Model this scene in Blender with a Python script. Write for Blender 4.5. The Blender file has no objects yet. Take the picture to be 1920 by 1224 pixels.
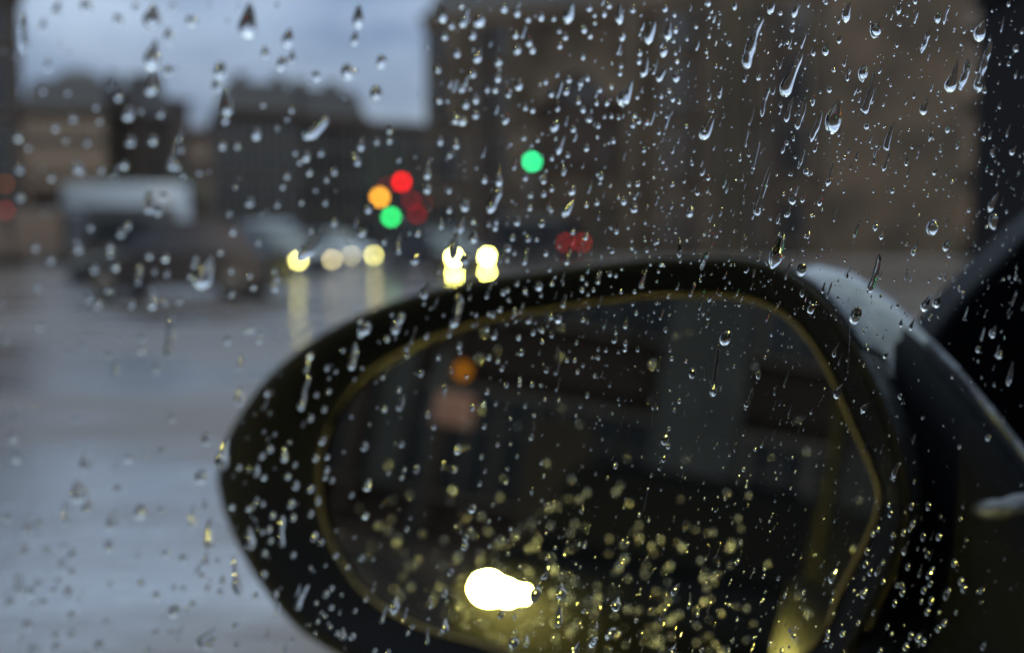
import bpy, math, random
from mathutils import Vector, Matrix, noise
R = math.radians
sc = bpy.context.scene
C = sc.collection

# ------------------------------------------------------------------ camera
F = 2059.0                      # focal length in photograph pixels (1920 wide)
PITCH = R(-4.64)
EYE = Vector((0, 0, 1.2))
FWD = Vector((0, math.cos(PITCH), math.sin(PITCH)))
UP = Vector((0, -math.sin(PITCH), math.cos(PITCH)))
RT = Vector((1, 0, 0))
cam_d = bpy.data.cameras.new('camera')
cam = bpy.data.objects.new('camera', cam_d)
C.objects.link(cam)
cam.location = EYE
cam.rotation_euler = (R(90) + PITCH, 0, 0)
cam_d.sensor_width = 36
cam_d.lens = 36 * F / 1920
cam_d.clip_start = 0.01
cam_d.clip_end = 3000
cam_d.dof.use_dof = True
cam_d.dof.focus_distance = 0.2
cam_d.dof.aperture_fstop = 9.9
sc.camera = cam

# ------------------------------------------------------------------ world, sun, exposure
SUN_EL, SUN_AZ = R(6), R(200)
w = bpy.data.worlds.new('World')
sc.world = w
w.use_nodes = True
nt = w.node_tree
nt.nodes.clear()
N = nt.nodes.new
out = N('ShaderNodeOutputWorld'); bg = N('ShaderNodeBackground')
sky = N('ShaderNodeTexSky'); sky.sky_type = 'NISHITA'; sky.sun_disc = False
sky.sun_elevation = SUN_EL; sky.sun_rotation = SUN_AZ
sky.dust_density = 2.0
tc = N('ShaderNodeTexCoord'); mp = N('ShaderNodeMapping'); mp.inputs['Scale'].default_value = (1, 1, 2.6)
no = N('ShaderNodeTexNoise'); no.inputs['Scale'].default_value = 4.2; no.inputs['Detail'].default_value = 6
no.inputs['Roughness'].default_value = 0.5
cr = N('ShaderNodeValToRGB')
cr.color_ramp.elements[0].position = 0.36; cr.color_ramp.elements[0].color = (1.30, 1.85, 3.00, 1)
cr.color_ramp.elements[1].position = 0.66; cr.color_ramp.elements[1].color = (3.60, 4.45, 5.70, 1)
sep = N('ShaderNodeSeparateXYZ')
mr = N('ShaderNodeMapRange'); mr.inputs['From Min'].default_value = 0.0; mr.inputs['From Max'].default_value = 1.0
mr.inputs['To Min'].default_value = 0.36; mr.inputs['To Max'].default_value = 4.2   # rain cloud: dim near the horizon, several times brighter overhead
mul = N('ShaderNodeVectorMath'); mul.operation = 'SCALE'
mx = N('ShaderNodeMix'); mx.data_type = 'RGBA'; mx.inputs['Factor'].default_value = 0.88
L = nt.links.new
L(tc.outputs['Generated'], mp.inputs['Vector']); L(mp.outputs[0], no.inputs['Vector'])
L(no.outputs['Fac'], cr.inputs['Fac']); L(tc.outputs['Generated'], sep.inputs[0])
L(sep.outputs['Z'], mr.inputs['Value']); L(cr.outputs['Color'], mul.inputs[0]); L(mr.outputs[0], mul.inputs['Scale'])
hi = N('ShaderNodeMapRange'); hi.inputs['From Min'].default_value = .25; hi.inputs['From Max'].default_value = .8
hc = N('ShaderNodeMix'); hc.data_type = 'RGBA'; hc.inputs['A'].default_value = (1, 1, 1, 1); hc.inputs['B'].default_value = (1.12, 1.10, .84, 1)   # paler cloud overhead
hm = N('ShaderNodeMix'); hm.data_type = 'RGBA'; hm.blend_type = 'MULTIPLY'; hm.inputs['Factor'].default_value = 1
L(sep.outputs['Z'], hi.inputs['Value']); L(hi.outputs[0], hc.inputs['Factor']); L(mul.outputs[0], hm.inputs['A']); L(hc.outputs['Result'], hm.inputs['B'])
L(sky.outputs[0], mx.inputs['A']); L(hm.outputs['Result'], mx.inputs['B']); L(mx.outputs['Result'], bg.inputs['Color'])
bg.inputs['Strength'].default_value = 0.135
L(bg.outputs[0], out.inputs[0])

sd = bpy.data.lights.new('sun', 'SUN'); sd.energy = 0.12; sd.angle = R(25); sd.color = (1, 0.93, 0.86)
so = bpy.data.objects.new('sun', sd); C.objects.link(so)
so.rotation_euler = (R(90) - SUN_EL, 0, R(180) - SUN_AZ); so.location = (0, 0, 30)
sc.view_settings.view_transform = 'Standard'; sc.view_settings.look = 'None'
sc.view_settings.exposure = 0.28; sc.view_settings.gamma = 1.0
sc.view_settings.use_curve_mapping = False
sc.render.engine = 'CYCLES'
cy = sc.cycles
cy.use_denoising = True
cy.max_bounces = 14; cy.transmission_bounces = 12; cy.transparent_max_bounces = 24
cy.glossy_bounces = 6; cy.diffuse_bounces = 2
cy.sample_clamp_indirect = 60; cy.sample_clamp_direct = 0
cy.caustics_reflective = True; cy.caustics_refractive = True; cy.blur_glossy = 0.0

# ------------------------------------------------------------------ pixel helpers
def ray(px, py):
    return (RT * ((px - 960) / F) - UP * ((py - 612) / F) + FWD)
def at(px, py, D):                       # point seen at that pixel, D metres ahead
    d = ray(px, py)
    return EYE + d * (D / d.y)
def on_ground(px, py, z=0.0):
    d = ray(px, py)
    return EYE + d * ((z - EYE.z) / d.z)
# window pane plane: G.(P-EYE) = 1
PA, PB, PC = -3.397, -0.978, 5.85
G = RT * PA - UP * PB + FWD * PC
PN = G.normalized()                      # outward normal of the window
PO = EYE + G / G.length_squared          # foot of the perpendicular
def on_plane(px, py, n, o):
    d = ray(px, py)
    return EYE + d * ((o - EYE).dot(n) / d.dot(n))
TH = Vector((PN.y, -PN.x, 0)).normalized()   # forward along the car
ON = Vector((PN.x, PN.y, 0)).normalized()    # outward from the car, level
EV = TH.cross(PN) * 1.0
if EV.z < 0: EV = -EV                        # up along the glass
CO = Vector((PO.x, PO.y, 0))
def car(t, n, z): return CO + TH * t + ON * n + Vector((0, 0, z))
# mirror plane
MY, ME = R(37.2), R(8.6)
MN = Vector((-math.sin(MY) * math.cos(ME), -math.cos(MY) * math.cos(ME), math.sin(ME)))
MO = EYE + ray(1120, 880) * 0.40
def mirror_ray(px, py):
    p = on_plane(px, py, MN, MO)
    d = ray(px, py).normalized()
    return p, (d - MN * (2 * d.dot(MN))).normalized()
def seen_in_mirror(px, py, dist):
    p, r = mirror_ray(px, py)
    return p + r * (dist / math.hypot(r.x, r.y))

# ------------------------------------------------------------------ materials
def mat(name, col=(0.5, 0.5, 0.5), rough=0.6, metal=0.0, coat=0.0, noise_amt=0.0, noise_scale=5.0, spec=0.5, bump=0.0, coord='Object', col2=None):
    m = bpy.data.materials.new(name); m.use_nodes = True
    t = m.node_tree; b = t.nodes['Principled BSDF']
    b.inputs['Base Color'].default_value = (*col, 1); b.inputs['Roughness'].default_value = rough
    b.inputs['Metallic'].default_value = metal; b.inputs['Coat Weight'].default_value = coat
    b.inputs['Specular IOR Level'].default_value = spec
    if noise_amt or bump or col2:
        c = t.nodes.new('ShaderNodeTexCoord'); n = t.nodes.new('ShaderNodeTexNoise')
        n.inputs['Scale'].default_value = noise_scale; n.inputs['Detail'].default_value = 5
        t.links.new(c.outputs[coord], n.inputs['Vector'])
        k = t.nodes.new('ShaderNodeValToRGB')
        k.color_ramp.elements[0].position = 0.32; k.color_ramp.elements[1].position = 0.68
        a = col if col2 is None else col2
        k.color_ramp.elements[0].color = (*[v * (1 - noise_amt) for v in a], 1)
        k.color_ramp.elements[1].color = (*[min(1, v * (1 + noise_amt)) for v in col], 1)
        t.links.new(n.outputs['Fac'], k.inputs['Fac']); t.links.new(k.outputs['Color'], b.inputs['Base Color'])
        if bump:
            bp = t.nodes.new('ShaderNodeBump'); bp.inputs['Strength'].default_value = bump; bp.inputs['Distance'].default_value = 0.01
            t.links.new(n.outputs['Fac'], bp.inputs['Height']); t.links.new(bp.outputs[0], b.inputs['Normal'])
    return m
def emit(name, col, strength):
    m = bpy.data.materials.new(name); m.use_nodes = True
    t = m.node_tree; t.nodes.clear()
    o = t.nodes.new('ShaderNodeOutputMaterial'); e = t.nodes.new('ShaderNodeEmission')
    e.inputs['Color'].default_value = (*col, 1); e.inputs['Strength'].default_value = strength
    t.links.new(e.outputs[0], o.inputs[0]); return m
def water_mat(name, rough, gloss_mix, gloss_rough):
    m = bpy.data.materials.new(name); m.use_nodes = True
    t = m.node_tree; t.nodes.clear()
    o = t.nodes.new('ShaderNodeOutputMaterial'); g = t.nodes.new('ShaderNodeBsdfGlass')
    g.inputs['IOR'].default_value = 1.333; g.inputs['Roughness'].default_value = rough
    if gloss_mix:
        x = t.nodes.new('ShaderNodeMixShader'); x.inputs[0].default_value = gloss_mix
        s = t.nodes.new('ShaderNodeBsdfGlossy'); s.inputs['Roughness'].default_value = gloss_rough
        t.links.new(g.outputs[0], x.inputs[1]); t.links.new(s.outputs[0], x.inputs[2]); t.links.new(x.outputs[0], o.inputs[0])
    else:
        t.links.new(g.outputs[0], o.inputs[0])
    return m
def pane_mat(name, tint=(1, 1, 1), base=0.02, mult=1.0):
    m = bpy.data.materials.new(name); m.use_nodes = True
    t = m.node_tree; t.nodes.clear()
    o = t.nodes.new('ShaderNodeOutputMaterial'); x = t.nodes.new('ShaderNodeMixShader')
    tr = t.nodes.new('ShaderNodeBsdfTransparent'); tr.inputs[0].default_value = (*tint, 1)
    g = t.nodes.new('ShaderNodeBsdfGlossy'); g.inputs['Roughness'].default_value = 0.0
    lw = t.nodes.new('ShaderNodeLayerWeight'); lw.inputs['Blend'].default_value = 0.5      # Schlick's curve, the same from both sides
    p5 = t.nodes.new('ShaderNodeMath'); p5.operation = 'POWER'; p5.inputs[1].default_value = 5
    f = t.nodes.new('ShaderNodeMath'); f.operation = 'MULTIPLY_ADD'; f.inputs[1].default_value = .97; f.inputs[2].default_value = .03
    t.links.new(lw.outputs['Facing'], p5.inputs[0]); t.links.new(p5.outputs[0], f.inputs[0])
    t.links.new(f.outputs[0], x.inputs[0]); t.links.new(tr.outputs[0], x.inputs[1]); t.links.new(g.outputs[0], x.inputs[2])
    t.links.new(x.outputs[0], o.inputs[0]); return m

M = {}
M['stone'] = mat('stone', (0.062, 0.039, 0.022), 0.85, noise_amt=0.5, noise_scale=0.5, bump=0.2)
M['stone_pale'] = mat('stone_pale', (0.090, 0.059, 0.036), 0.8, noise_amt=0.45, noise_scale=0.4)
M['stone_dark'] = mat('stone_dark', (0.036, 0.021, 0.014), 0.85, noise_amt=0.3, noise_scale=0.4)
M['stone_far'] = mat('stone_far', (0.056, 0.035, 0.026), 0.85, noise_amt=0.25, noise_scale=0.2)
M['stone_ochre'] = mat('stone_ochre', (0.050, 0.034, 0.019), 0.85, noise_amt=0.25, noise_scale=0.3)
M['side_glass'] = mat('side_glass', (0.05, 0.055, 0.07), 0.2, spec=0.8)
M['bay'] = mat('pale_bay', (0.065, 0.062, 0.058), 0.8, noise_amt=.3, noise_scale=.6)
M['soot'] = mat('soot_wall', (0.010, 0.009, 0.011), 0.95, spec=0.1, noise_amt=.2)  # near-black wall, tone varying slightly at random
M['slate'] = mat('slate', (0.035, 0.026, 0.026), 0.5, noise_amt=0.2, noise_scale=1.0)
M['win'] = mat('window_glass', (0.02, 0.022, 0.025), 0.12, spec=0.6)
M['frame'] = mat('window_frame', (0.13, 0.105, 0.085), 0.6)
M['rubber'] = mat('black_plastic', (0.004, 0.004, 0.0065), 0.6, spec=0.05, noise_amt=0.2, noise_scale=300, bump=0.05)
M['shell'] = mat('dark_paint', (0.006, 0.006, 0.007), 0.33, coat=0.25, spec=0.3, noise_amt=.3, noise_scale=90, bump=.12)
M['paint'] = mat('car_paint', (0.006, 0.006, 0.006), 0.3, spec=0.1)
M['bead'] = mat('worn_bead', (0.085, 0.056, 0.022), 0.45, noise_amt=0.5, noise_scale=60)  # brown-gold, tone varying at random
M['lip'] = mat('frame_lip', (0.010, 0.007, 0.004), 0.6, spec=.2)
M['cabin'] = mat('cabin_lining', (0.006, 0.006, 0.007), 0.95, spec=0.05)
M['wet_paint'] = mat('wet_housing_paint', (0.012, 0.012, 0.014), 0.45, coat=0.2, noise_amt=.3, noise_scale=140, bump=.35)
M['cap'] = mat('wet_cap_paint', (0.085, 0.092, 0.118), 0.4, coat=0.6, noise_amt=.6, noise_scale=70, bump=.4)  # lighter blue-grey: sky sheen on the wet shell put into the colour
M['chrome'] = mat('wet_trim', (0.11, 0.11, 0.13), 0.55, metal=1.0, noise_amt=.5, noise_scale=80, bump=.3)  # pale metal for the sky glints added on the mirror arm
M['mirror'] = mat('mirror_silver', (0.37, 0.355, 0.31), 0.0, metal=1.0)
M['white'] = mat('white_body', (0.66, 0.67, 0.72), 0.35, coat=0.3)
M['grey_body'] = mat('grey_body', (0.30, 0.33, 0.38), 0.25, coat=0.5)
M['dark_body'] = mat('dark_body', (0.020, 0.018, 0.020), 0.3, coat=0.4)
M['tyre'] = mat('tyre', (0.012, 0.012, 0.012), 0.8)
M['pole'] = mat('pole_paint', (0.035, 0.035, 0.035), 0.5)
M['grey_dark'] = mat('grey_dark_body', (0.11, 0.10, 0.10), 0.5)
M['red_body'] = mat('red_body', (0.16, 0.03, 0.03), 0.4)
M['bark'] = mat('bark', (0.05, 0.04, 0.03), 0.9)
M['leaf'] = mat('leaf', (0.035, 0.038, 0.022), 0.7, noise_amt=0.3, noise_scale=3)
M['lens_off'] = mat('signal_lens_dark', (0.03, 0.02, 0.02), 0.3)
M['kerb'] = mat('kerb_stone', (0.17, 0.15, 0.145), 0.35, noise_amt=0.2, noise_scale=2)
M['board'] = mat('pink_board', (0.62, 0.30, 0.21), 0.6, noise_amt=0.15, noise_scale=4)
M['water'] = water_mat('rain_water', 0.0, 0, 0)
M['mwater'] = water_mat('rain_water_on_mirror', 0.0, 0.8, 0.27)
M['pane'] = pane_mat('clear_glass')
M['E_head'] = emit('headlight_light', (1.0, 0.96, 0.20), 130)
M['E_fog'] = emit('fog_light', (1.0, 0.95, 0.18), 70)  # for headlight reflections on the wet road, drawn as glowing balls
M['E_dim'] = emit('far_headlight', (1.0, 0.84, 0.42), 11)
M['E_mid'] = emit('mid_headlight', (1.0, 0.88, 0.24), 32)
M['E_green'] = emit('green_signal', (0.03, 1.0, 0.34), 13)
M['E_green2'] = emit('green_figure', (0.03, 1.0, 0.22), 10)
M['E_red'] = emit('red_signal', (1.0, 0.0006, 0.003), 12)
M['E_red2'] = emit('red_far', (1.0, 0.002, 0.02), 2.6)
M['E_tail'] = emit('tail_light', (1.0, 0.06, 0.035), 4.5)
M['E_amber'] = emit('amber_signal', (1.0, 0.42, 0.03), 10)
M['E_dull'] = emit('dull_amber', (1.0, 0.30, 0.06), 1.6)
M['E_dull2'] = emit('dull_red', (1.0, 0.10, 0.06), 1.3)
M['E_follow'] = emit('following_headlight', (1.0, 0.92, 0.22), 1700)
M['E_beacon'] = emit('beacon_lamp', (1.0, 0.36, 0.02), 1.1)

# wet road
def road_mat():
    m = bpy.data.materials.new('wet_asphalt'); m.use_nodes = True
    t = m.node_tree; b = t.nodes['Principled BSDF']; n = t.nodes.new
    c = n('ShaderNodeTexCoord'); mp = n('ShaderNodeMapping'); mp.inputs['Scale'].default_value = (0.35, 0.9, 1)
    mp.inputs['Rotation'].default_value = (0, 0, R(12))
    a = n('ShaderNodeTexNoise'); a.inputs['Scale'].default_value = 0.8; a.inputs['Detail'].default_value = 4; a.inputs['Roughness'].default_value = 0.55
    k = n('ShaderNodeValToRGB'); k.color_ramp.elements[0].position = 0.43; k.color_ramp.elements[1].position = 0.56
    k.color_ramp.elements[0].color = (0, 0, 0, 1); k.color_ramp.elements[1].color = (1, 1, 1, 1)
    l = t.links.new
    l(c.outputs['Object'], mp.inputs[0]); l(mp.outputs[0], a.inputs['Vector']); l(a.outputs['Fac'], k.inputs['Fac'])
    mx = n('ShaderNodeMix'); mx.data_type = 'RGBA'
    mx.inputs['A'].default_value = (0.070, 0.046, 0.036, 1); mx.inputs['B'].default_value = (0.085, 0.073, 0.072, 1)
    l(k.outputs[0], mx.inputs['Factor']); l(mx.outputs['Result'], b.inputs['Base Color'])
    r = n('ShaderNodeMapRange'); r.inputs['To Min'].default_value = 0.45; r.inputs['To Max'].default_value = 0.12
    l(k.outputs[0], r.inputs['Value']); l(r.outputs[0], b.inputs['Roughness'])
    cw = n('ShaderNodeMapRange'); cw.inputs['To Min'].default_value = 0.0; cw.inputs['To Max'].default_value = 1.0
    l(k.outputs[0], cw.inputs['Value']); l(cw.outputs[0], b.inputs['Coat Weight'])
    b.inputs['Coat Roughness'].default_value = 0.09; b.inputs['Coat IOR'].default_value = 3.4
    b.inputs['IOR'].default_value = 1.5
    g = n('ShaderNodeTexNoise'); g.inputs['Scale'].default_value = 14; g.inputs['Detail'].default_value = 4
    l(c.outputs['Object'], g.inputs['Vector'])
    bp = n('ShaderNodeBump'); bp.inputs['Strength'].default_value = 0.5; bp.inputs['Distance'].default_value = 0.02
    l(g.outputs['Fac'], bp.inputs['Height']); l(bp.outputs[0], b.inputs['Normal']); l(bp.outputs[0], b.inputs['Coat Normal'])
    return m
M['road'] = road_mat()

# ------------------------------------------------------------------ mesh helpers
class MB:
    def __init__(s): s.v = []; s.f = []; s.sm = []
    def poly(s, pts, faces, smooth=False):
        o = len(s.v); s.v += [tuple(p) for p in pts]
        for f in faces: s.f.append(tuple(i + o for i in f)); s.sm.append(smooth)
        return s
    def box(s, x0, x1, y0, y1, z0, z1, mtx=None, bev=0.0):
        b = bev
        if b <= 0:
            p = [Vector((x, y, z)) for z in (z0, z1) for y in (y0, y1) for x in (x0, x1)]
            f = [(0, 2, 3, 1), (4, 5, 7, 6), (0, 1, 5, 4), (2, 6, 7, 3), (0, 4, 6, 2), (1, 3, 7, 5)]
        else:
            p = []; q = [(x0 + b, y0), (x1 - b, y0), (x1, y0 + b), (x1, y1 - b), (x1 - b, y1), (x0 + b, y1), (x0, y1 - b), (x0, y0 + b)]
            i = [(x0 + b, y0 + b), (x1 - b, y0 + b), (x1 - b, y0 + b), (x1 - b, y1 - b), (x1 - b, y1 - b), (x0 + b, y1 - b), (x0 + b, y1 - b), (x0 + b, y0 + b)]
            for z, r in ((z0, q), (z1 - b, q), (z1, i)): p += [Vector((u[0], u[1], z)) for u in r]
            f = [tuple(range(7, -1, -1)), (16, 17, 19, 21)]
            for k in range(2):
                for j in range(8): f.append((k * 8 + j, k * 8 + (j + 1) % 8, k * 8 + 8 + (j + 1) % 8, k * 8 + 8 + j))
        if mtx is not None: p = [mtx @ u for u in p]
        return s.poly(p, f)
    def rings(s, rings, closed=True, smooth=True, cap0=False, cap1=False):
        n = len(rings[0]); o = len(s.v)
        for r in rings: s.v += [tuple(p) for p in r]
        for a in range(len(rings) - 1):
            for j in range(n if closed else n - 1):
                k = (j + 1) % n
                s.f.append((o + a * n + j, o + a * n + k, o + (a + 1) * n + k, o + (a + 1) * n + j)); s.sm.append(smooth)
        if cap0: s.f.append(tuple(o + j for j in range(n - 1, -1, -1))); s.sm.append(False)
        if cap1: s.f.append(tuple(o + (len(rings) - 1) * n + j for j in range(n))); s.sm.append(False)
        return s
    def tube(s, path, r, n=8, closed=False):
        rs = []; m = len(path)
        for i, p in enumerate(path):
            a = path[(i - 1) % m] if closed or i else path[0]; b = path[(i + 1) % m] if closed or i < m - 1 else path[-1]
            d = (Vector(b) - Vector(a)).normalized()
            u = d.orthogonal() if abs(d.z) > 0.9 else d.cross(Vector((0, 0, 1)))
            u.normalize(); v = d.cross(u)
            rr = r[i] if isinstance(r, (list, tuple)) else r
            rs.append([Vector(p) + (u * math.cos(2 * math.pi * k / n) + v * math.sin(2 * math.pi * k / n)) * rr for k in range(n)])
        if closed: rs.append(rs[0])
        return s.rings(rs, cap0=not closed, cap1=not closed)
    def ball(s, c, r, n=12, m=8, sq=(1, 1, 1)):
        rs = []
        for i in range(m + 1):
            a = math.pi * (0.02 + 0.96 * i / m)
            rs.append([Vector(c) + Vector((math.sin(a) * math.cos(2 * math.pi * k / n) * r * sq[0], math.sin(a) * math.sin(2 * math.pi * k / n) * r * sq[1], math.cos(a) * r * sq[2])) for k in range(n)])
        return s.rings(rs, cap0=True, cap1=True)
    def mesh(s, name):
        me = bpy.data.meshes.new(name); me.from_pydata(s.v, [], s.f)
        me.polygons.foreach_set('use_smooth', s.sm); me.update(); return me
    def build(s, name, m, parent=None, loc=None):
        me = s.mesh(name); me.materials.append(m)
        return link(name, me, parent, loc)
def link(name, me, parent=None, loc=None):
    o = bpy.data.objects.new(name, me); C.objects.link(o)
    if loc is not None: o.location = loc
    if parent is not None: o.parent = parent
    return o
def tag(o, label=None, cat=None, group=None, kind=None):
    if label: o['label'] = label
    if cat: o['category'] = cat
    if group: o['group'] = group
    if kind: o['kind'] = kind
    return o
def empty(name, loc, rz=0, label=None, cat=None, group=None):
    o = bpy.data.objects.new(name, None); C.objects.link(o); o.location = loc; o.rotation_euler = (0, 0, rz)
    o.empty_display_size = 0.1
    return tag(o, label, cat, group)
def reparent(o, root):
    o.parent = root
    o.matrix_parent_inverse = Matrix.LocRotScale(root.location, root.rotation_euler, root.scale).inverted()

# ------------------------------------------------------------------ the ground
b = MB(); b.poly([(-900, -500, 0), (900, -500, 0), (900, 1500, 0), (-900, 1500, 0)], [(0, 1, 2, 3)])
tag(b.build('road', M['road']), kind='structure')
# pavement with kerb in front of the long facade on the right
def slab(name, pts, z0, z1, m):
    n = len(pts); b = MB()
    b.poly([(x, y, z0) for x, y in pts] + [(x, y, z1) for x, y in pts],
           [tuple(range(n - 1, -1, -1)), tuple(range(n, 2 * n))] + [(i, (i + 1) % n, n + (i + 1) % n, n + i) for i in range(n)])
    return tag(b.build(name, m), kind='structure')

# ------------------------------------------------------------------ buildings
def window_meshes(w, h):
    f = MB(); t = 0.14
    f.box(-w/2 - t, -w/2, -0.13, 0.02, -t, h + t); f.box(w/2, w/2 + t, -0.13, 0.02, -t, h + t)
    f.box(-w/2, w/2, -0.13, 0.02, h, h + t); f.box(-w/2 - t - .05, w/2 + t + .05, -0.22, 0.02, -t - .1, -t)
    f.box(-0.03, 0.03, -0.05, -0.02, 0, h); f.box(-w/2, w/2, -0.048, -0.022, h * 0.66, h * 0.66 + 0.05)
    p = MB(); p.box(-w/2, w/2, -0.018, -0.004, 0, h)
    fm = f.mesh('window'); fm.materials.append(M['frame']); pm = p.mesh('pane'); pm.materials.append(M['win'])
    return fm, pm
WM = window_meshes(1.25, 2.3)
WS = window_meshes(1.0, 1.5)
WL = window_meshes(1.9, 2.5)
def building(name, a, b_, h, depth, label, cat='building', wall='stone_far', floors=4, cols=6, roof='mansard', wins=WM, z0=1.2, skip=None, group=None):
    """Front from ground point a to b_, facing the camera side (left-hand to right-hand as seen)."""
    a, b_ = Vector((a[0], a[1], 0)), Vector((b_[0], b_[1], 0))
    W = (b_ - a).length; rz = math.atan2(b_.y - a.y, b_.x - a.x)
    r = empty(name, a, rz, label, cat, group)
    hw = h * (0.82 if roof in ('mansard', 'dome') else 1.0)
    MB().box(0, W, 0, depth, -0.02, hw).build('wall', M[wall], r)
    c = MB(); c.box(-0.25, W + 0.25, -0.35, depth + .2, hw, hw + 0.35); c.box(-0.1, W + 0.1, -0.2, -0.001, hw - 0.55, hw)
    c.build('cornice', M['stone_pale' if wall == 'stone' else wall], r)
    q = MB(); q.box(-0.05, W + 0.05, -0.18, -0.001, 0.92 * hw / floors, 0.92 * hw / floors + 0.22); q.build('string_course', M['stone_pale' if wall == 'stone' else wall], r)
    if roof in ('mansard', 'dome'):
        z1, z2 = hw + 0.351, h + 0.35; m = min(1.2, W * .12)
        f = MB(); f.poly([(0, 0, z1), (W, 0, z1), (W, depth, z1), (0, depth, z1), (m, m, z2), (W - m, m, z2), (W - m, depth - m, z2), (m, depth - m, z2)],
                         [(0, 1, 5, 4), (1, 2, 6, 5), (2, 3, 7, 6), (3, 0, 4, 7), (4, 5, 6, 7), (3, 2, 1, 0)])
        rf = f.build('roof', M['slate'], r)
        for k in range(max(2, int(W / 6))):
            x = W * (k + 0.5) / max(2, int(W / 6)) + 0.6
            MB().box(x - .5, x + .5, depth * .4, depth * .4 + 1.2, z2 + .002, z2 + 1.3, bev=.05).build('chimney', M['stone_ochre'], rf)
    elif roof == 'gable':
        f = MB(); z1 = hw + .351; f.poly([(0, 0, z1), (W, 0, z1), (W, depth, z1), (0, depth, z1), (W * .12, depth / 2, z1 + W * .16), (W * .88, depth / 2, z1 + W * .16)],
                        [(0, 1, 5, 4), (1, 2, 5), (2, 3, 4, 5), (3, 0, 4), (3, 2, 1, 0)])
        f.build('roof', M['slate'], r)
    fh = hw / floors
    for i in range(floors):
        for k in range(cols):
            if skip and skip(i, k): continue
            x = W * (k + 0.5) / cols; z = i * fh + min(z0, fh * .3)
            o = link('window', wins[0], r, (x, 0, z)); link('pane', wins[1], o, (0, 0, 0))
    return r, W, hw

def gp(px, D): p = at(px, 445, D); return (p.x, p.y)
def hh(y, D): return 1.2 + D * (445 - y) / F
building('corner_building', gp(-330, 46), gp(52, 50), 12.0, 12, 'tall grey-mauve building cut off by the left edge of the view', floors=4, cols=3, roof='flat', wall='stone_far')
r, W, hw = building('apartment_building', gp(44, 100), gp(203, 100), hh(160, 100), 14, 'brown block with a small domed roof, left of the pale truck top', roof='mansard', cols=5, wall='stone_ochre')
d = MB(); rs = []
for i in range(7):
    a = i / 6 * math.pi / 2
    rs.append([Vector((W * .52 + math.cos(a) * 2.4 * math.cos(2 * math.pi * k / 14), 4 + math.cos(a) * 2.4 * math.sin(2 * math.pi * k / 14), hh(158, 100) + math.sin(a) * 1.7)) for k in range(14)])
d.rings(rs, cap1=True); d.build('dome', M['slate'], r)
building('apartment_building', gp(204, 104), gp(268, 102), hh(172, 103), 4, 'narrow dark block joined to the right of the domed building', roof='mansard', cols=2, wall='stone_dark')
building('apartment_building', gp(270, 122), gp(322, 120), hh(196, 121), 3, 'pale mauve block set back behind the narrow dark one', roof='flat', cols=2)
building('low_house', gp(322, 150), gp(418, 150), hh(250, 150), 12, 'low distant house in the dip of the skyline', cat='house', roof='gable', cols=4, floors=3)
building('apartment_building', gp(414, 88), gp(566, 90), hh(165, 89), 13, 'dark flat-topped block rising right of the skyline dip', roof='mansard', cols=5, wall='stone_dark')
building('apartment_building', gp(567, 91), gp(690, 94), hh(176, 92), 13, 'brown block with chimneys left of the big facade', roof='mansard', cols=4, wall='stone_far')
building('low_house', gp(690, 126), gp(800, 128), hh(240, 127), 12, 'low far house tucked against the tall facade', cat='house', roof='gable', cols=4, floors=3, wall='stone_dark')
building('low_house', gp(60, 76), gp(352, 78), hh(362, 77), 6, 'low dark shopfront row behind the pale truck', cat='house', roof='flat', cols=8, floors=1, wall='stone_dark', wins=WS)

# big facade on the right
FA, FB = Vector((*gp(800, 66), 0)), Vector((*gp(2100, 52), 0))
frz = math.atan2(FB.y - FA.y, FB.x - FA.x); fu = (FB - FA).normalized()
def u_at(px):
    d = ray(px, 445); t = (FA.x * fu.y - FA.y * fu.x) / (d.x * fu.y - d.y * fu.x); p = Vector((d.x * t, d.y * t, 0))
    return (p - FA).dot(fu)
fl, HF = 5, 21.5
big, BW, bh = building('stone_facade', FA[:2], FB[:2], 16.9, 16, 'huge brown stone facade with pilasters and a tall arch filling the right half', wall='stone', floors=4, cols=13, roof='mansard', wins=WL,
                       skip=lambda i, k: k in (2, 3, 4) and i < 4)
for a, c, z0, z1, m, dd in ((842, 872, 8, bh, 'stone_pale', .5), (965, 1010, 0, bh * .55, 'stone_pale', .55), (1172, 1196, 0, bh, 'stone_pale', .5), (1290, 1306, 0, bh, 'stone_dark', .3),
                            (1345, 1400, 0, bh, 'stone_ochre', .5), (1548, 1800, 0, bh, 'stone_pale', .6), (905, 925, 0, bh, 'stone_dark', .3), (1440, 1462, 0, bh, 'stone_dark', .4)):
    MB().box(u_at(a), u_at(c), -dd, -.002, z0 + .01, z1 - .6, bev=0.05).build('pilaster', M[m], big)
# arch with a dark porch inside it
ua, ub = u_at(1012), u_at(1170); uc = (ua + ub) / 2; ra = (ub - ua) / 2; zc = hh(165, 55)
ar = MB()
def archring(r0, r1, y0, y1):
    rs = []
    for i in range(17):
        a = math.pi * i / 16
        rs.append([Vector((uc - math.cos(a) * rr, yy, zc + math.sin(a) * rr * 0.95)) for rr, yy in ((r0, y0), (r1, y0), (r1, y1), (r0, y1))])
    return rs
ar.rings(archring(ra * .62, ra * 1.12, -.75, -.003), smooth=False, cap0=True, cap1=True)
ar.build('arch', M['stone_pale'], big)
dk = MB(); n = 16
dk.poly([(uc - math.cos(math.pi * i / n) * ra * .60, -.12, zc + math.sin(math.pi * i / n) * ra * .6) for i in range(n + 1)] +
        [(uc - math.cos(math.pi * i / n) * ra * .60, -.003, zc + math.sin(math.pi * i / n) * ra * .6) for i in range(n + 1)],
        [tuple(range(n, -1, -1))] + [(i, i + 1, n + 2 + i, n + 1 + i) for i in range(n)])
dk.build('arch_window', M['win'], big)
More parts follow.
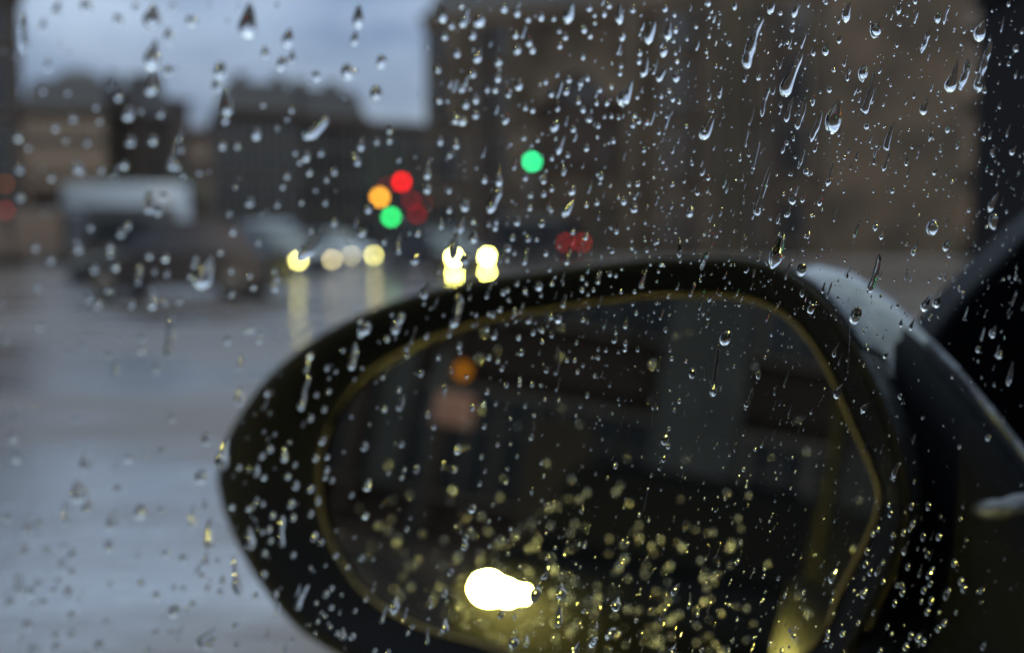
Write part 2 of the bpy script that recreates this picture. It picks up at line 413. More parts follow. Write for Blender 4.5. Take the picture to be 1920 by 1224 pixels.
MB().box(uc - ra * .85, uc + ra * .85, -.3, -.004, zc - 3.6, zc - .3, bev=.05).build('balcony_recess', M['stone_dark'], big)
# dark neighbour at the right edge
DA = Vector((*gp(1952, 33), 0)); DB = Vector((*gp(2600, 33), 0))
building('dark_building', DA[:2], DB[:2], 9.0, 5, 'near-black building corner at the right edge of the view', wall='soot', floors=2, cols=4, roof='flat', wins=WS)
# pavement under the facade
nrm = Vector((fu.y, -fu.x, 0))
slab('pavement', [(FA - fu * 2 + nrm * 5)[:2], (FB + fu * 30 + nrm * 5)[:2], (FB + fu * 30 - nrm * .2)[:2], (FA - fu * 2 - nrm * .2)[:2]], 0.004, 0.13, M['kerb'])
slab('pavement', [gp(-900, 66), gp(640, 66), gp(640, 84), gp(-900, 84)], 0.004, 0.13, M['kerb'])

# street trees in front of the left skyline
def tree(px, D, h, label, seed):
    rng = random.Random(seed); g = at(px, 445, D); r = empty('street_tree', (g.x, g.y, 0), 0, label, 'tree', 'trees along the far pavement')
    t = MB(); t.tube([Vector((0, 0, 0)), Vector((.05, 0, h * .3)), Vector((-.05, .1, h * .6))], [.16, .12, .06])
    for k in range(5):
        a = rng.uniform(0, 6.28); t.tube([Vector((0, 0, h * (.35 + .05 * k))), Vector((math.cos(a) * h * .18, math.sin(a) * h * .18, h * (.6 + .05 * k)))], [.06, .02], 5)
    t.build('trunk', M['bark'], r)
    c = MB()
    for k in range(700):
        a = rng.uniform(0, 6.28); z = rng.uniform(-1, 1); q = (1 - z * z) ** .5; rr = rng.uniform(.5, 1) * (1 + .35 * noise.noise(Vector((math.cos(a) * 2, math.sin(a) * 2, z * 2 + seed))))
        p = Vector((math.cos(a) * q * h * .27 * rr, math.sin(a) * q * h * .27 * rr, h * .68 + z * h * .3 * rr))
        u = Vector((rng.gauss(0, 1), rng.gauss(0, 1), rng.gauss(0, 1))).normalized(); v = u.orthogonal().normalized(); s = rng.uniform(.12, .28)
        c.poly([p - u * s, p + v * s * .5, p + u * s, p - v * s * .5], [(0, 1, 2, 3)])
    c.build('crown', M['leaf'], r)
tree(345, 84, 6.5, 'dark bushy street tree in the dip of the skyline', 3)
tree(730, 80, 7.5, 'dark street tree beside the left edge of the tall facade', 5)
tree(215, 82, 6.0, 'street tree before the narrow dark block', 8)

# ------------------------------------------------------------------ vehicles
def wheel_mesh():
    w = MB(); rs = []
    for x, r in ((-.1, .22), (-.11, .31), (-.07, .335), (.07, .335), (.11, .31), (.1, .22)):
        rs.append([Vector((math.cos(2*math.pi*k/16) * r, x, math.sin(2*math.pi*k/16) * r)) for k in range(16)])
    w.rings(rs, cap0=True, cap1=True); m = w.mesh('wheel'); m.materials.append(M['tyre'])
    q = MB(); q.rings([[Vector((math.cos(2*math.pi*k/10) * r, y, math.sin(2*math.pi*k/10) * r)) for k in range(10)] for y, r in ((-.125, .1), (-.13, .2), (.13, .2), (.125, .1))], cap0=True, cap1=True)
    n = q.mesh('rim'); n.materials.append(M['frame']); return m, n
WH = wheel_mesh()
def vehicle(name, label, cat, loc, rz, L=4.4, Wd=1.76, H=1.48, body='dark_body', kind='car', lamps=None, tails=None, lampz=.66, road_glint=None, glass='win', group=None, lampr=.075):
    r = empty(name, loc, rz, label, cat, group); hw = Wd / 2
    if kind == 'car':
        low = [(-L/2, .35), (-L/2 - .02, .6), (-L/2 + .06, .92), (-L*.18, .96), (L*.2, .93), (L*.42, .80), (L/2, .66), (L/2 + .02, .4), (L/2 - .05, .24), (-L/2 + .05, .24)]
        cab = [(-L*.44, .90), (-L*.33, H - .06), (-L*.2, H), (L*.06, H - .01), (L*.13, H - .06), (L*.29, .90)]
    elif kind == 'van':
        low = [(-L/2, .35), (-L/2, H - .12), (-L/2 + .1, H), (L*.3, H), (L*.36, H - .1), (L*.42, 1.15), (L*.5, .95), (L*.5, .4), (L*.48, .25), (-L/2 + .05, .25)]
        cab = [(L*.18, 1.25), (L*.18, H - .25), (L*.318, H - .25), (L*.39, 1.25)]
    else:   # box truck
        low = [(-L/2, .9), (-L/2, H - .05), (-L/2 + .05, H), (L*.24, H), (L*.25, H - .05), (L*.25, .9)]
        cab = [(L*.27, .5), (L*.27, 2.5), (L*.33, 2.7), (L*.42, 2.6), (L*.49, 1.5), (L*.5, .5)]
    def prof(ps, ys):
        cx = sum(p[0] for p in ps) / len(ps); cz = sum(p[1] for p in ps) / len(ps)
        return [[Vector((cx + (x - cx) * s, y, cz + (z - cz) * s)) for x, z in ps] for y, s in ys]
    MB().rings(prof(low, ((-hw, .9), (-hw + .06, 1), (hw - .06, 1), (hw, .9))), smooth=False, cap0=True, cap1=True).build('body', M[body], r)
    cabm = M[glass] if kind != 'truck' else M[body]
    ci = hw - .12 if kind == 'car' else hw + .012 if kind == 'van' else hw - .05
    MB().rings(prof(cab, ((-ci + (.06 if kind == 'car' else 0), .92), (-ci - .02, 1), (ci + .02, 1), (ci - (.06 if kind == 'car' else 0), .92))) if kind == 'car' else prof(cab, ((-ci, 1), (ci, 1))), smooth=False, cap0=True, cap1=True).build('cabin_glass' if kind != 'truck' else 'cab', cabm, r)
    if kind == 'car':
        MB().box(-L*.3, L*.08, -hw + .2, hw - .2, H - .015, H + .02, bev=.015).build('roof', M[body], r)
    if kind == 'truck':
        MB().box(-L/2 + .02, L*.248, -hw - .03, hw + .03, .88, 2.85, bev=.02).build('side_skirt', M['grey_dark'], r)
        MB().box(-L/2 + .3, L*.3, -.5, .5, .55, .85).build('chassis', M['dark_body'], r)
        MB().box(L*.472, L*.488, -hw + .2, hw - .2, 1.6, 2.3).build('windscreen', M['win'], r)
    for x in (-L*.31, L*.32):
        for s in (-1, 1):
            o = link('wheel', WH[0], r, (x, s * (hw - .12), .335)); link('rim', WH[1], o, (0, 0, 0))
    if lamps:
        for s in (-1, 1):
            MB().ball((L/2 + .02, s * (hw - .24), lampz), lampr, sq=(.5, 1.1, .8)).build('headlight', M[lamps[(s + 1) // 2]], r)
    if road_glint:
        for s in (-1, 1): MB().ball((L/2 + .03, s * (hw - .25), road_glint), .075, sq=(.5, 1, .8)).build('fog_light', M['E_fog'], r)  # added glowing balls standing for the headlights' reflections on the road
    if tails:
        for s in (-1, 1): MB().ball((-L/2 - .03, s * (hw - .2), lampz), .1, sq=(.4, .8, 1)).build('tail_light', M[tails], r)
    else:
        for s in (-1, 1): MB().box(-L/2 - .03, -L/2 + .02, s*(hw - .3) - .12, s*(hw - .3) + .12, .7, .8).build('tail_light', M['lens_off'], r)
    return r
def facing(pxl, pxr, D, L=4.4, Wd=1.76, back=False):
    """position and heading of a vehicle whose two lamps show at those pixels"""
    sp = (pxr - pxl) / F * D; full = Wd - .48; c = min(.98, sp / full); a = math.acos(c)
    m = at((pxl + pxr) / 2, 445, D)
    rz = R(-90) + a if not back else R(90) + a
    d = Vector((math.cos(rz), math.sin(rz), 0))
    o = Vector((m.x, m.y, 0)) - d * (L/2) * (1 if not back else -1)
    return o, rz
# dark car broadside in the left foreground
p = at(345, 445, 22)
vehicle('parked_car', 'dark car side-on in the road at the left, pale sky on its roof', 'car', (p.x, p.y, 0), R(176), L=4.0, H=1.52, body='dark_body', glass='side_glass')
p = at(205, 445, 60)
vehicle('box_truck', 'white box truck with a long pale top, left of centre', 'truck', (p.x, p.y, 0), R(180), L=8.2, Wd=2.3, H=hh(345, 59), body='white', kind='truck')
p = at(30, 445, 50)
vehicle('dark_van', 'dark van at the far left in front of the white truck', 'van', (p.x, p.y, 0), R(180), L=5.6, Wd=2, H=hh(395, 50), body='dark_body', kind='van')
p = at(225, 445, 48)
vehicle('dark_car', 'low dark car standing under the white truck body', 'car', (p.x, p.y, 0), R(183), L=4.9, H=hh(402, 48) * .9, body='dark_body')
p = at(435, 445, 50)
vehicle('grey_van', 'grey van behind the side-on dark car', 'van', (p.x, p.y, 0), R(188), L=5.6, Wd=2, H=hh(415, 50), body='grey_body', kind='van')
o, rz = facing(564, 616, 33); vehicle('oncoming_car', 'oncoming car with dim ringed headlights, left of the other queueing cars', 'car', o, rz, body='dark_body', lamps=('E_mid', 'E_dim'), lampz=.52, group=None)
o, rz = facing(661, 697, 46); vehicle('oncoming_car', 'oncoming car whose one headlight is bright yellow, below the green man', 'car', o, rz, body='grey_body', lamps=('E_dim', 'E_mid'), lampz=.45)
o, rz = facing(852, 912, 34, L=3.6); vehicle('oncoming_car', 'oncoming car with the four blazing white-yellow lamps at the top of the mirror', 'car', o, rz, body='dark_body', L=3.6, lamps=('E_head', 'E_head'), lampz=.59, road_glint=.11)
o, rz = facing(1060, 1091, 56, L=5, back=True); vehicle('leaving_van', 'van driving away with two soft red tail lights', 'van', o, rz, L=5, H=2.2, body='dark_body', kind='van', tails='E_tail', lampz=.93)

# ------------------------------------------------------------------ traffic signals
def signal(px, py, D, lit, which, label, cat='traffic light', name='traffic_light', r=.1, aim=0, group=None):
    p = at(px, py, D); zl = p.z; off = {0: .3, 1: 0, 2: -.3}[which] if name == 'traffic_light' else (.0)
    zc = zl - off; e = empty(name, (p.x, p.y, 0), aim, label, cat, group)
    hh_ = .5 if name == 'traffic_light' else .32
    MB().box(-.19, .19, .06, .3, zc - hh_, zc + hh_, bev=.03).build('housing', M['pole'], e)
    MB().tube([Vector((0, .42, 0)), Vector((0, .42, zc + hh_ * .8))], .06, 10).build('pole', M['pole'], e)
    MB().box(-.04, .04, .28, .42, zc - .05, zc + .05).build('bracket', M['pole'], e)
    for k in (range(3) if name == 'traffic_light' else (0, 1)):
        z = zc + (.3 - .3 * k if name == 'traffic_light' else .0 - .28 * k * (1 if which == 0 else -1))
        m = M[lit] if k == which or (name != 'traffic_light' and k == 0) else M['lens_off']
        MB().rings([[Vector((math.cos(2*math.pi*i/16) * q, y, z + math.sin(2*math.pi*i/16) * q)) for i in range(16)] for y, q in ((.06, r), (.03, r * .95), (.015, r * .6))], cap1=True).build('signal_lens', m, e)
        MB().rings([[Vector((math.cos(math.pi*i/10) * .125, y, z + math.sin(math.pi*i/10) * .125)) for i in range(11)] for y in (.06, -.1)], closed=False).build('visor', M['pole'], e)
    return e
signal(998, 303, 40, 'E_green', 2, 'tall traffic light showing green against the stone facade')
signal(753, 341, 40, 'E_red', 0, 'traffic light showing bright red left of the facade edge')
signal(712, 370, 38, 'E_amber', 1, 'traffic light showing amber, just left of the bright red one', r=.12)
signal(733, 407, 37, 'E_green2', 0, 'pedestrian signal showing green, lowest of the signal cluster', cat='pedestrian signal', name='pedestrian_signal', r=.1)
signal(724, 350, 62, 'E_red2', 0, 'faint far red signal between the amber and the bright red one')
signal(771, 376, 64, 'E_red2', 0, 'faint far red signal directly under the bright red one')
signal(797, 380, 66, 'E_red2', 0, 'faint far red signal right of the cluster')
signal(782, 402, 68, 'E_red2', 0, 'faint far red signal, lowest of the faint red ones', r=.12)
signal(9, 345, 44, 'E_dull', 1, 'amber signal at the left edge of the view', r=.07)
signal(10, 394, 45, 'E_dull2', 0, 'dull red signal at the left edge of the view')
MP = [(690, 60), (560, 62), (1130, 52), (1420, 48)]
for i, (px, D) in enumerate(MP):
    g = at(px, 445, D); e = empty('street_lamp', (g.x, g.y, 0), 0, ('unlit street lamp post among the red signals', 'unlit street lamp post before the brown chimneyed block', 'unlit street lamp post behind the leaving van', 'unlit street lamp post before the ochre pilaster')[i], 'street lamp', 'street lamps')
    MB().tube([Vector((0, 0, 0)), Vector((0, 0, 5.2)), Vector((.3, 0, 5.9)), Vector((1.1, 0, 6.1))], [.09, .06, .05, .04], 8).build('post', M['pole'], e)
    MB().box(.9, 1.6, -.12, .12, 6.05, 6.17, bev=.03).build('lamp_head', M['pole'], e)

# ------------------------------------------------------------------ behind the camera: what the mirror shows
def hz(v): return (v.x, v.y)
q1, q2 = seen_in_mirror(450, 950, 26), seen_in_mirror(1750, 950, 26)
# a facade facing the mirror: its front runs from q2 to q1 so that its face is turned to us
rear, RW, rh = building('rear_facade', hz(q2), hz(q1), 26, 10, 'dark stone street front seen only in the wing mirror', wall='stone_dark', floors=6, cols=11, roof='flat')
ra_, rb_ = Vector((*hz(q2), 0)), Vector((*hz(q1), 0)); ru = (rb_ - ra_).normalized()
def ur(px):
    p, r = mirror_ray(px, 900); t = ((ra_ - p).x * ru.y - (ra_ - p).y * ru.x) / (r.x * ru.y - r.y * ru.x)
    return (p + r * t - ra_).dot(ru)
def rear_bay(pa, pb, z0, z1, m, dd=.4):
    a, c = sorted((ur(pa), ur(pb))); MB().box(a, c, -dd, -.003, z0, z1, bev=.04).build('bay', M[m], rear)
rear_bay(1205, 1370, 1.5, 12, 'bay'); rear_bay(690, 745, 1, 14, 'bay'); rear_bay(790, 820, 0.2, 14, 'stone_far', .3); rear_bay(980, 1100, .2, 3.2, 'stone_ochre', .3); rear_bay(640, 664, 0.2, 14, 'stone_far', .3)
def on_mirror_z(px, py, z):
    p, r = mirror_ray(px, py); return p + r * ((z - p.z) / r.z)
def seen_at(px, py, dist):
    return seen_in_mirror(px, py, dist)
hl = on_mirror_z(915, 1103, .66)
def same_range(px, py):
    p, r = mirror_ray(px, py); return p + r * ((hl - mirror_ray(915, 1103)[0]).length - .22)
hl2 = same_range(949, 1111); hl3 = same_range(980, 1113)
HD = (hl - EYE).length
#print('headlight', HD, hl, 'second', hl2, 'beacon', seen_at(868, 693, 12))
fd = (Vector((EYE.x, EYE.y, 0)) - Vector((hl.x, hl.y, 0))).normalized()
frz2 = math.atan2(TH.y, TH.x) + R(6)
fr = Vector((math.cos(frz2), math.sin(frz2), 0)); fs = Vector((-fr.y, fr.x, 0))
side = 1 if (hl2 - hl).dot(fs) < 0 else -1
org = Vector((hl.x, hl.y, 0)) - fr * 2.2 - fs * side * .64
fc = vehicle('following_car', 'car behind in the mirror with one blazing yellow headlight', 'car', org, frz2, body='cabin', glass='cabin')
inv = Matrix.LocRotScale(org, fc.rotation_euler, Vector((1, 1, 1))).inverted()
MB().ball(inv @ hl, .0135 * HD, 16, 12, sq=(.6, 1.0, .8)).build('headlight', M['E_follow'], fc)
MB().ball(inv @ hl2, .0075 * HD, 12, 8, sq=(1, 1.2, .9)).build('side_lamp', M['E_follow'], fc)  # added ball widening the headlight flare to one side, not a separate lamp
MB().ball(inv @ hl3, .0035 * HD, 12, 8).build('fog_light', M['E_follow'], fc)  # smaller added ball for the thin end of the flare
bz = seen_at(868, 695, 12); bd = seen_at(862, 765, 12)
e = empty('warning_beacon', (bz.x, bz.y, 0), R(60), 'orange lamp above a pink-brown box on a pole, seen in the mirror', 'warning beacon')
MB().tube([Vector((0, .35, 0)), Vector((0, .35, bz.z + .2))], .06, 10).build('pole', M['pole'], e)
MB().ball((0, 0, bz.z), .075, 14, 10, sq=(1, 1, 1.15)).build('lamp', M['E_beacon'], e)
MB().box(-.12, .12, -.1, .2, bz.z - .30, bz.z - .16, bev=.02).build('lamp_base', M['pole'], e)
MB().box(-.17, .17, -.15, .2, bd.z - .2, bd.z + .14, bev=.03).build('box', M['board'], e)

# ------------------------------------------------------------------ our own car
own = empty('own_car', CO, math.atan2(TH.y, TH.x), 'black car we sit in: wet side window and large black wing mirror', 'car')
T0, T1 = -0.60, 0.42
def glass(t0, t1, z0, z1, thick, name, m, sink=0.0):
    b = MB(); pts = []
    for k in (-sink, -sink - thick):
        for t, z in ((t0, z0), (t1, z0), (t1, z1), (t0, z1)):
            pts.append(PO + TH * t + EV * ((z - PO.z) / EV.z) + PN * k)
    b.poly(pts, [(0, 1, 2, 3), (7, 6, 5, 4), (0, 4, 5, 1), (1, 5, 6, 2), (2, 6, 7, 3), (3, 7, 4, 0)])
    o = b.build(name, m); reparent(o, own); return o
pane = glass(T0, T1, 1.05, 1.50, .004, 'side_window', M['pane'])
glass(-1.75, -.70, 1.05, 1.46, .004, 'rear_side_window', M['win'])
def profile(t0, t1, name, m, prof, steps=24):
    rs = []
    for i in range(steps + 1):
        t = t0 + (t1 - t0) * i / steps
        rs.append([car(t, n, z) for n, z in prof])
    o = MB().rings(rs, smooth=True, cap0=True, cap1=True).build(name, m); reparent(o, own); return o
profile(-2.7, 1.3, 'side_panel', M['paint'], [(-.06, 1.045), (.018, 1.045), (.04, 1.02), (.055, .9), (.062, .7), (.05, .45), (.0, .28), (-.06, .28)])
profile(T0, T1, 'window_seal', M['rubber'], [(-.02, 1.046), (.016, 1.046), (.014, 1.062), (.006, 1.068), (-.02, 1.066)], 2)
lean = -(PN.z / math.hypot(PN.x, PN.y))
def slant(z): return (z - PO.z) * lean
profile(-2.6, 1.3, 'roof', M['cabin'], [(-1.5, 1.50), (.02 + slant(1.5), 1.50), (.0 + slant(1.5), 1.56), (-.12, 1.60), (-1.5, 1.62)], 2)
profile(-.70, -.60, 'door_pillar', M['cabin'], [(-.04, 1.05), (.004, 1.05), (.004 + slant(1.5), 1.499), (-.04 + slant(1.5), 1.499)], 2)
profile(-2.6, -1.75, 'rear_pillar', M['cabin'], [(-.05, 1.05), (.004, 1.05), (.004 + slant(1.5), 1.499), (-.05 + slant(1.5), 1.499)], 2)
profile(.42, 1.3, 'front_pillar', M['rubber'], [(-.05, 1.05), (.004, 1.05), (.004 + slant(1.5), 1.499), (-.05 + slant(1.5), 1.499)], 2)
profile(-2.6, -2.55, 'rear_bulkhead', M['cabin'], [(-1.5, .3), (-.062, .3), (-.062, 1.499), (-1.5, 1.499)], 2)  # unseen solid end wall, added to keep sky light out of the cabin
profile(1.25, 1.3, 'front_bulkhead', M['cabin'], [(-1.5, .3), (-.062, .3), (-.062, 1.499), (-1.5, 1.499)], 2)  # unseen solid wall in place of a windscreen, added to block sky light
profile(-2.54, 1.24, 'far_door', M['cabin'], [(-1.5, .3), (-1.45, .3), (-1.45, 1.499), (-1.5, 1.499)], 2)
profile(-2.54, 1.24, 'cabin_floor', M['cabin'], [(-1.44, .3), (-.07, .3), (-.07, .34), (-1.44, .34)], 2)

# mirror outlines, as seen from the driver's seat
OUT = [(413,880),(428,830),(452,785),(500,718),(560,663),(630,618),(720,578),(850,540),(1000,516),(1150,498),(1300,489),(1400,492),(1470,512),(1540,565),(1600,650),(1650,750),(1685,850),(1700,940),(1690,1030),(1650,1130),(1590,1230),(1450,1320),(1200,1345),(900,1310),(740,1265),(640,1222),(570,1178),(510,1113),(460,1035),(425,955)]
INN = [(600,900),(608,830),(640,760),(700,693),(790,643),(900,605),(1020,582),(1150,563),(1300,554),(1400,560),(1470,590),(1520,640),(1565,720),(1600,800),(1635,880),(1650,930),(1630,1000),(1600,1060),(1570,1120),(1535,1200),(1440,1262),(1250,1272),(1050,1250),(900,1205),(760,1160),(690,1115),(640,1050),(610,980)]
CX, CY = 1110, 905
def polar(pts, n):
    a = sorted((math.atan2(y - CY, x - CX), math.hypot(x - CX, y - CY)) for x, y in pts)
    a = [(u - 2 * math.pi, v) for u, v in a[-3:]] + a + [(u + 2 * math.pi, v) for u, v in a[:3]]
    res = []
    for k in range(n):
        th = -math.pi + 2 * math.pi * k / n
        i = max(j for j in range(1, len(a) - 2) if a[j][0] <= th)
        (t0, r0), (t1, r1), (t2, r2), (t3, r3) = a[i-1:i+3]
        s = (th - t1) / (t2 - t1); m1 = (r2 - r0) / (t2 - t0) * (t2 - t1); m2 = (r3 - r1) / (t3 - t1) * (t2 - t1)
        r = (2*s**3 - 3*s*s + 1) * r1 + (s**3 - 2*s*s + s) * m1 + (-2*s**3 + 3*s*s) * r2 + (s**3 - s*s) * m2
        res.append((CX + math.cos(th) * r, CY + math.sin(th) * r))
    return res
NP = 120
po, pi_ = polar(OUT, NP), polar(INN, NP)
def plane_pts(ps, off): return [on_plane(x, y, MN, MO + MN * off) for x, y in ps]
rim = plane_pts(po, .014); inn = plane_pts(pi_, 0.0015); cen = sum(rim, Vector()) / NP
def mixv(a, b, t): return [p.lerp(q, t) for p, q in zip(a, b)]
def sc_(ps, s, off, sh=Vector()): return [cen + (p - cen) * s + MN * off + sh for p in ps]
hs = MB()
inner_wall = [inn, [p - MN * .001 for p in mixv(inn, rim, .15)], [p + MN * .003 for p in mixv(inn, rim, .45)], [p + MN * .004 for p in mixv(inn, rim, .8)], [p + MN * .003 for p in mixv(inn, rim, .95)], rim]
back = [sc_(rim, 1.006, -.003), sc_(rim, 1.004, -.012), sc_(rim, .985, -.03), sc_(rim, .92, -.052), sc_(rim, .78, -.072), sc_(rim, .52, -.086), sc_(rim, .2, -.093)]
hs.rings(inner_wall, smooth=True)
hsg = hs.build('mirror_frame', M['rubber']); reparent(hsg, own)
sh = MB().rings([[p - MN * .0012 for p in rim]] + back, smooth=True, cap1=True).build('mirror_housing', M['wet_paint']); reparent(sh, own)
g = MB(); g.poly([p - MN * .0015 for p in plane_pts(pi_, .0015)] , [tuple(range(NP))])
mg = g.build('mirror_glass', M['mirror'])
if mg.data.polygons[0].normal.dot(MN) < 0: mg.data.flip_normals()
mg.parent = hsg; mg.matrix_parent_inverse = hsg.matrix_world.inverted()
bpy.context.view_layer.update()
mg.matrix_parent_inverse = hsg.matrix_world.inverted()
tr = MB().tube([p + MN * .0004 for p in inn], .0007, 8, True).build('glass_edge', M['bead']); tr.parent = hsg; tr.matrix_parent_inverse = hsg.matrix_world.inverted()
bd_ = MB().tube([p + MN * .0002 for p in mixv(inn, rim, .995)], .0016, 8, True).build('frame_lip', M['lip']); bd_.parent = hsg; bd_.matrix_parent_inverse = hsg.matrix_world.inverted()

sheen = MB(); ks = [k for k in range(NP) if -76 < -180 + 360 * k / NP < -24]
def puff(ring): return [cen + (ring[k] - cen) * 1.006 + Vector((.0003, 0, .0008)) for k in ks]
sheen.rings([puff(b_) for b_ in back[0:6]], closed=False)
o = sheen.build('housing_cap', M['cap']); reparent(o, own)  # patch over the housing top with the sky sheen painted in

# arm and foot between the housing and the door
def arm_ring(px, yt, yb, D, th, n=20):
    a, b2 = EYE + ray(px, yt) * D, EYE + ray(px, yb) * D
    c = (a + b2) / 2; hv = (a - b2) / 2; f = Vector((.35, .94, 0)).normalized() * th
    r = []
    for k in range(n):
        t = 2 * math.pi * k / n; cc, ss = math.cos(t), math.sin(t)
        r.append(c + hv * (abs(cc) ** .75 * (1 if cc > 0 else -1)) + f * (abs(ss) ** .75 * (1 if ss > 0 else -1)))
    return r
ar_ = [arm_ring(*a) for a in ((1470, 520, 1150, .44, .02), (1530, 503, 1200, .425, .03), (1600, 520, 1260, .405, .034), (1670, 568, 1330, .385, .036), (1740, 640, 1400, .365, .036), (1830, 742, 1450, .345, .036), (1920, 850, 1520, .33, .036), (2050, 1000, 1600, .31, .03))]
a_ = MB().rings(ar_, cap0=True, cap1=True).build('mirror_arm', M['rubber']); reparent(a_, own)
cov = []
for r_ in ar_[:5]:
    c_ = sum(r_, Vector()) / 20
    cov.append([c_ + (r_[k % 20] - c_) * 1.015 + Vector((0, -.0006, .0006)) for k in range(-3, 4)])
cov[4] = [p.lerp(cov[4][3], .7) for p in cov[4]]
o = MB().rings(cov, closed=False).build('arm_cover', M['cap']); reparent(o, own)  # same painted sky sheen, laid over the upper arm
def prism(name, px_pts, D0, D1, m):
    n = len(px_pts); b = MB()
    b.poly([EYE + ray(x, y) * D0 for x, y in px_pts] + [EYE + ray(x, y) * D0 + Vector((.25, .97, 0)) * (D1 - D0) for x, y in px_pts],
           [tuple(range(n - 1, -1, -1)), tuple(range(n, 2 * n))] + [(i, (i + 1) % n, n + (i + 1) % n, n + i) for i in range(n)])
    o = b.build(name, m); reparent(o, own)
    bv = o.modifiers.new('b', 'BEVEL'); bv.width = .004; bv.segments = 3
    return o
prism('corner_panel', [(1735, 648), (1762, 606), (1800, 560), (1860, 500), (1930, 432), (2060, 320), (2060, 1100), (1900, 1000), (1780, 800)], .40, .46, M['rubber'])

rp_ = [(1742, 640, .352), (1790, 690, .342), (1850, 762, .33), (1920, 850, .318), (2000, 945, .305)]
o = MB().tube([EYE + ray(x, y) * D for x, y, D in rp_], .0012, 8).build('arm_ridge', M['chrome']); reparent(o, own)  # strip added to give the arm edge its line of reflected sky
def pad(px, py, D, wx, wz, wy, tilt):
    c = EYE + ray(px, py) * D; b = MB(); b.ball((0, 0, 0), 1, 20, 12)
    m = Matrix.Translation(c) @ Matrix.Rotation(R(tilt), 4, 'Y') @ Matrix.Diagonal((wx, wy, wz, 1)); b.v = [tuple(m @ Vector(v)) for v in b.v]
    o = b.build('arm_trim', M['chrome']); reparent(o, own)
pad(1990, 925, .315, .026, .0062, .012, -12)  # bulge added to carry the patch of reflected sky on the foot

